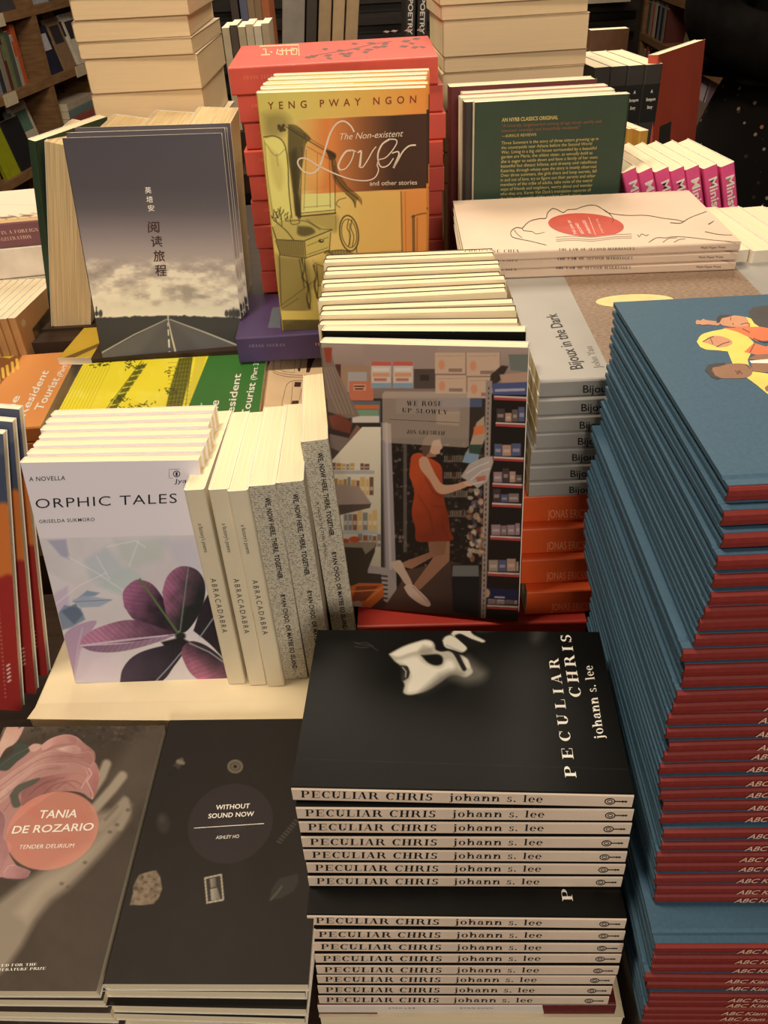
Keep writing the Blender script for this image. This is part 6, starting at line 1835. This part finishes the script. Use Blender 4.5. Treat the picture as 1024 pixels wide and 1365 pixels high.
# --- coral boxes, purple book, lover paperbacks ---------------------------------------------------------------
K_C = Book('coral_box', 0.135, 0.212, 0.0261, C_CORAL)
CP, CR = np.array([-0.132, 0.9425, 1.2199 - .0262]), (1.0, 0, 0)
pxpose(K_C, 'spine_front', CP, CR); build_coral(K_C)
for k in range(9):
    dx = (0, .005, .008, .0045, .006, .004, .004, .006, .0045)[k]
    zz = 1.2199 - .0265 * (k + 1)
    place(K_C, 'spine_front', (CP[0] + dx, CP[1] + (.001 * (k % 3) if k else 0), zz), (CR[0] if k == 0 else 0, 0, (-.5, .6, 0, -.4)[k % 4] if k else 0),
          'topmost coral red box book with dark leaf print on its lid' if k == 0 else '%s coral red box book behind the yellow drawn cover' % ORD[k], 'coral red box books')
tpart('riser', (-0.125, 0.942, 0.955), (0.09, 1.045, 1.2199 - .0265 * 9 - .0003))
K_P = Book('purple_box', 0.116, 0.212, 0.0292, C_PURPLE)
A = onz(314, 450.5, .985)
PP, PR = np.array([A[0], A[1], .9555]), (0, 0, 0.5)
pxpose(K_P, 'spine_front', PP, PR); build_purple(K_P)
place(K_P, 'spine_front', PP, PR, 'purple box book lying flat under the yellow drawn covers')
K_V = Book('short_story_book', 0.153, 0.229, 0.0115, mat('ochre_cover', (206, 176, 88), 0.5, 0.05, 30))
VP, VR = np.array([-0.0973, 0.8265, 0.9853]), (0.4, 0.9, -1.6)
pxpose(K_V, 'stand_face', VP, VR); build_lover(K_V)
for k in range(8):
    dx = (0, .0025, .001, .002, .003, .004, .005, .007)[k]
    place(K_V, 'stand_face', VP + hoff(-1.6, dx, k * .0118) + np.array([0, 0, .001 * (k % 2)]), (VR[0] - .05 * k, VR[1], VR[2] + .3 * (k % 3)),
          'frontmost ochre paperback with a sketched room and dressing table on its cover' if k == 0 else '%s ochre paperback behind the sketched room cover' % NTH[k], 'ochre paperbacks in a row')

# --- road cover novels and thick books behind -----------------------------------------------------------------------
K_R = Book('road_novel', 0.155, 0.22, 0.0075, mat('slate_cover', (66, 62, 66), 0.45, 0.05, 40), None, None, PAGE)
RP, RR = np.array([-0.3002, 0.8425, 0.9585]), (-10.0, 2.1, 4.0)
pxpose(K_R, 'stand_face', RP, RR); build_road(K_R)
for k in range(4):
    dx = (0, .003, .0045, .008)[k]
    place(K_R, 'stand_face', RP + hoff(4, dx, k * .0079) + np.array([0, 0, (0, .003, .0015, .004)[k]]), (RR[0], RR[1], RR[2]),
          'frontmost novel with a grey empty road and Chinese title' if k == 0 else '%s novel with black cover edge behind the grey road' % NTH[k], 'road cover novels')
for k, ln in enumerate((14, 10, 6.5, 4)):
    kk = Book('thick_novel', .108, .210, .0455, C_CREAMC, None, None, PAGE_D)
    xt = -.331 + .0485 * k
    place(kk, 'stand_fore', (xt - .207 * math.tan(R_(ln)), .936 - .001 * k, .9587), (0, ln, 0), '%s thick novel, page edges out, behind the grey road cover' % ('leftmost leaning', 'second from left', 'third from left', 'rightmost')[k], 'thick novels behind the road cover')
tpart('riser', (-0.312, 0.8425, 0.955), (-0.135, 1.04, 0.9583))
tpart('riser', (-0.42, 0.93, 0.955), (-0.312, 1.04, 0.9583))
kk = Book('green_paperback', .12, .212, .010, mat('bottle_green_cover', (44, 66, 48), .5, .05, 30), None, None, PAGE)
place(kk, 'stand_spine', (-.388, .95, .9587), (0, 12, -24), 'bottle green paperback standing left of the thick novels')

# --- far left stacks ---------------------------------------------------------------------------------------------------
z = 1.06
A, B = onz(0, 298, z), onz(54, 293, z)
yw = yaw_of(A, B)
K_I = Book('dusky_purple_book', .15, .21, .029, mat('dusky_purple_cover', (126, 84, 92), .5, .05, 30))
zz = z
for k, (nm, t, rgb) in enumerate((('dusky purple', .029, None), ('white', .037, (232, 222, 210)), ('pale grey', .038, (206, 196, 184)))):
    kk = K_I if k == 0 else plain_kind('thick_paperback', .15, .21, t, rgb)
    zz -= t + .0003
    pos = B - hoff(yw, .21, 0); pos[2] = zz
    pos[0] += (0, .004, .006)[k]
    if k == 0:
        pxpose(K_I, 'spine_front', pos, (0, 0, yw)); build_dusky(K_I)
    place(kk, 'spine_front', pos, (0, 0, yw), ('dusky purple book with pale line drawn cover at the left edge', 'thick white book under the dusky purple one', 'thick pale grey book at the bottom of the left edge stack')[k], 'stack at the left edge', name=kk.name)
tpart('riser', (-0.66, 0.95, 0.815), (-0.385, 1.25, zz - .0003))
K_Q = Book('tan_poetry_book', .125, .178, .0092, mat('tan_cover', (188, 146, 98), .5, .05, 30))
A = onz(17.6, 427, .993); Bq = onz(77, 370, .993)
QY = 90 - math.degrees(math.atan2(Bq[1] - A[1], Bq[0] - A[0]))
pos0 = np.array([A[0], max(A[1], .884), .993 - .178])
pxpose(K_Q, 'stand_spine', pos0 - np.array([K_Q.t, 0, 0]), (0, 0, -QY)); build_tan(K_Q)
for k in range(9):
    place(K_Q, 'stand_spine', pos0 - np.array([K_Q.t, 0, 0]) - np.array([.0096 * k, .001 * (k % 2), 0]), (0, 0, -QY), ('rightmost tan poetry book with a dark picture, left edge row' if k == 0 else '%s tan poetry book from the right in the left edge row' % ('', 'second', 'third', 'fourth', 'fifth', 'sixth', 'seventh', 'eighth', 'ninth')[k]), 'tan poetry books at the left edge')
K_Y = Book('yellow_paperback', .05, .085, .0085, mat('mustard_yellow_cover', (206, 172, 56), .5, .05, 30))
K_Y.poly('front', [(.008, .0), (.02, .0), (.06, .06), (.06, .07)], mat('ochre_brown_print', (120, 92, 40)))
place(K_Y, 'face_up', (-0.352, .852, .9486), (0, 0, -6), 'small yellow paperback lying flat between the tan books and the road cover')
tpart('riser', (-0.350, 0.882, 0.815), (-0.314, 0.935, 0.9484))

# --- comics lying flat -----------------------------------------------------------------------------------------------------
K_T3 = Book('graphic_novel', 0.135, 0.2, 0.0165, mat('yellow_cover', (226, 206, 60), .45, .04, 30), None, None, PAGE)
z = .9535
A = onz(111, 485, z); B = onz(356, 469, z)
yw = yaw_of(A, B)
K_T3.__init__('graphic_novel', .138, float(np.linalg.norm(A - B)), .0165, mat('yellow_cover', (226, 206, 60)), None, None, PAGE)
pos = A - hoff(yw, 0, K_T3.w); pos[2] = z - K_T3.t
pxpose(K_T3, 'spine_front', pos, (0, 0, yw)); build_rt3(K_T3)
for k in range(8):
    place(K_T3, 'spine_front', pos + np.array([(.0, -.003, .001)[k % 3], (0, -.002)[k % 2], -.0169 * k]), (0, 0, yw), 'topmost yellow and green graphic novel behind the novellas' if k == 0 else '%s yellow and green graphic novel, under the top one' % ORD[k], 'yellow and green graphic novels')
z = .948
A = onz(105, 468, z); B = onz(54, 569, z)
L6, W6 = .2, float(np.linalg.norm(A - B))
yw6 = -90 + math.degrees(math.atan2(A[1] - B[1], A[0] - B[0]))
K_T6 = Book('graphic_novel', W6, L6, .0165, mat('apricot_cover', (214, 140, 78), .45, .04, 30), None, None, PAGE)
pos = B - hoff(yw6, L6, 0); pos[2] = z - K_T6.t
pxpose(K_T6, 'spine_front', pos, (0, 0, yw6)); build_rt6(K_T6)
for k in range(8):
    place(K_T6, 'spine_front', pos + np.array([(.0, .002, -.001)[k % 3], 0, -.0166 * k]), (0, 0, yw6), 'topmost apricot graphic novel at the left edge' if k == 0 else '%s apricot graphic novel, under the top one at the left edge' % ORD[k], 'apricot graphic novels')
z = .944
A = onz(357, 477, z); B = onz(421, 476, z)
K_TP = Book('graphic_novel', .14, .2, .0165, mat('peach_cover', (232, 204, 168), .45, .04, 30), None, None, PAGE)
yw = yaw_of(A, B)
pos = B - hoff(yw, K_TP.h, 0) - hoff(yw, 0, K_TP.w); 
pos = A - hoff(yw, -0.004, K_TP.w); pos[2] = z - K_TP.t
K_TP.__init__('graphic_novel', .14, float(np.linalg.norm(A - B)) + .012, .0165, mat('peach_cover', (232, 204, 168)), None, None, PAGE)
pxpose(K_TP, 'spine_front', pos, (0, 0, yw)); build_peach(K_TP)
for k in range(7):
    place(K_TP, 'spine_front', pos + np.array([(0, .001)[k % 2], 0, -.0168 * k]), (0, 0, yw), 'topmost peach graphic novel with a train drawing' if k == 0 else '%s peach graphic novel, under the train drawing' % ORD[k], 'peach graphic novels')
tpart('riser', (-0.125, 0.70, 0.815), (-0.05, 0.83, z - .0168 * 7 - .0003)) if z - .0168 * 7 - .0003 > .816 else None

# --- red art books at the far left ----------------------------------------------------------------------------------------------
K_D = Book('red_art_book', .17, .25, .0085, mat('brick_red_cover', (150, 44, 40), .45, .06, 30), None, None, PAGE_W)
DP = [((28.6, 948), (-10, 11)), ((48, 925), (-9, 10)), ((64, 901), (-8, 9))]
for k, ((a, b), (rx, ry)) in enumerate(DP):
    p = onz(a, b, .8155)
    rot = (rx, ry, 0)
    E3 = np.array(Euler([R_(q) for q in rot]).to_matrix())
    pos = p - E3 @ np.array([K_D.w, 0, 0])
    if k == 0:
        pxpose(K_D, 'stand_face', pos, rot); build_redart(K_D)
    place(K_D, 'stand_face', pos, rot, ('front', 'middle', 'back')[k] + ' red and navy art book leaning at the left edge', 'red art books at the left edge')
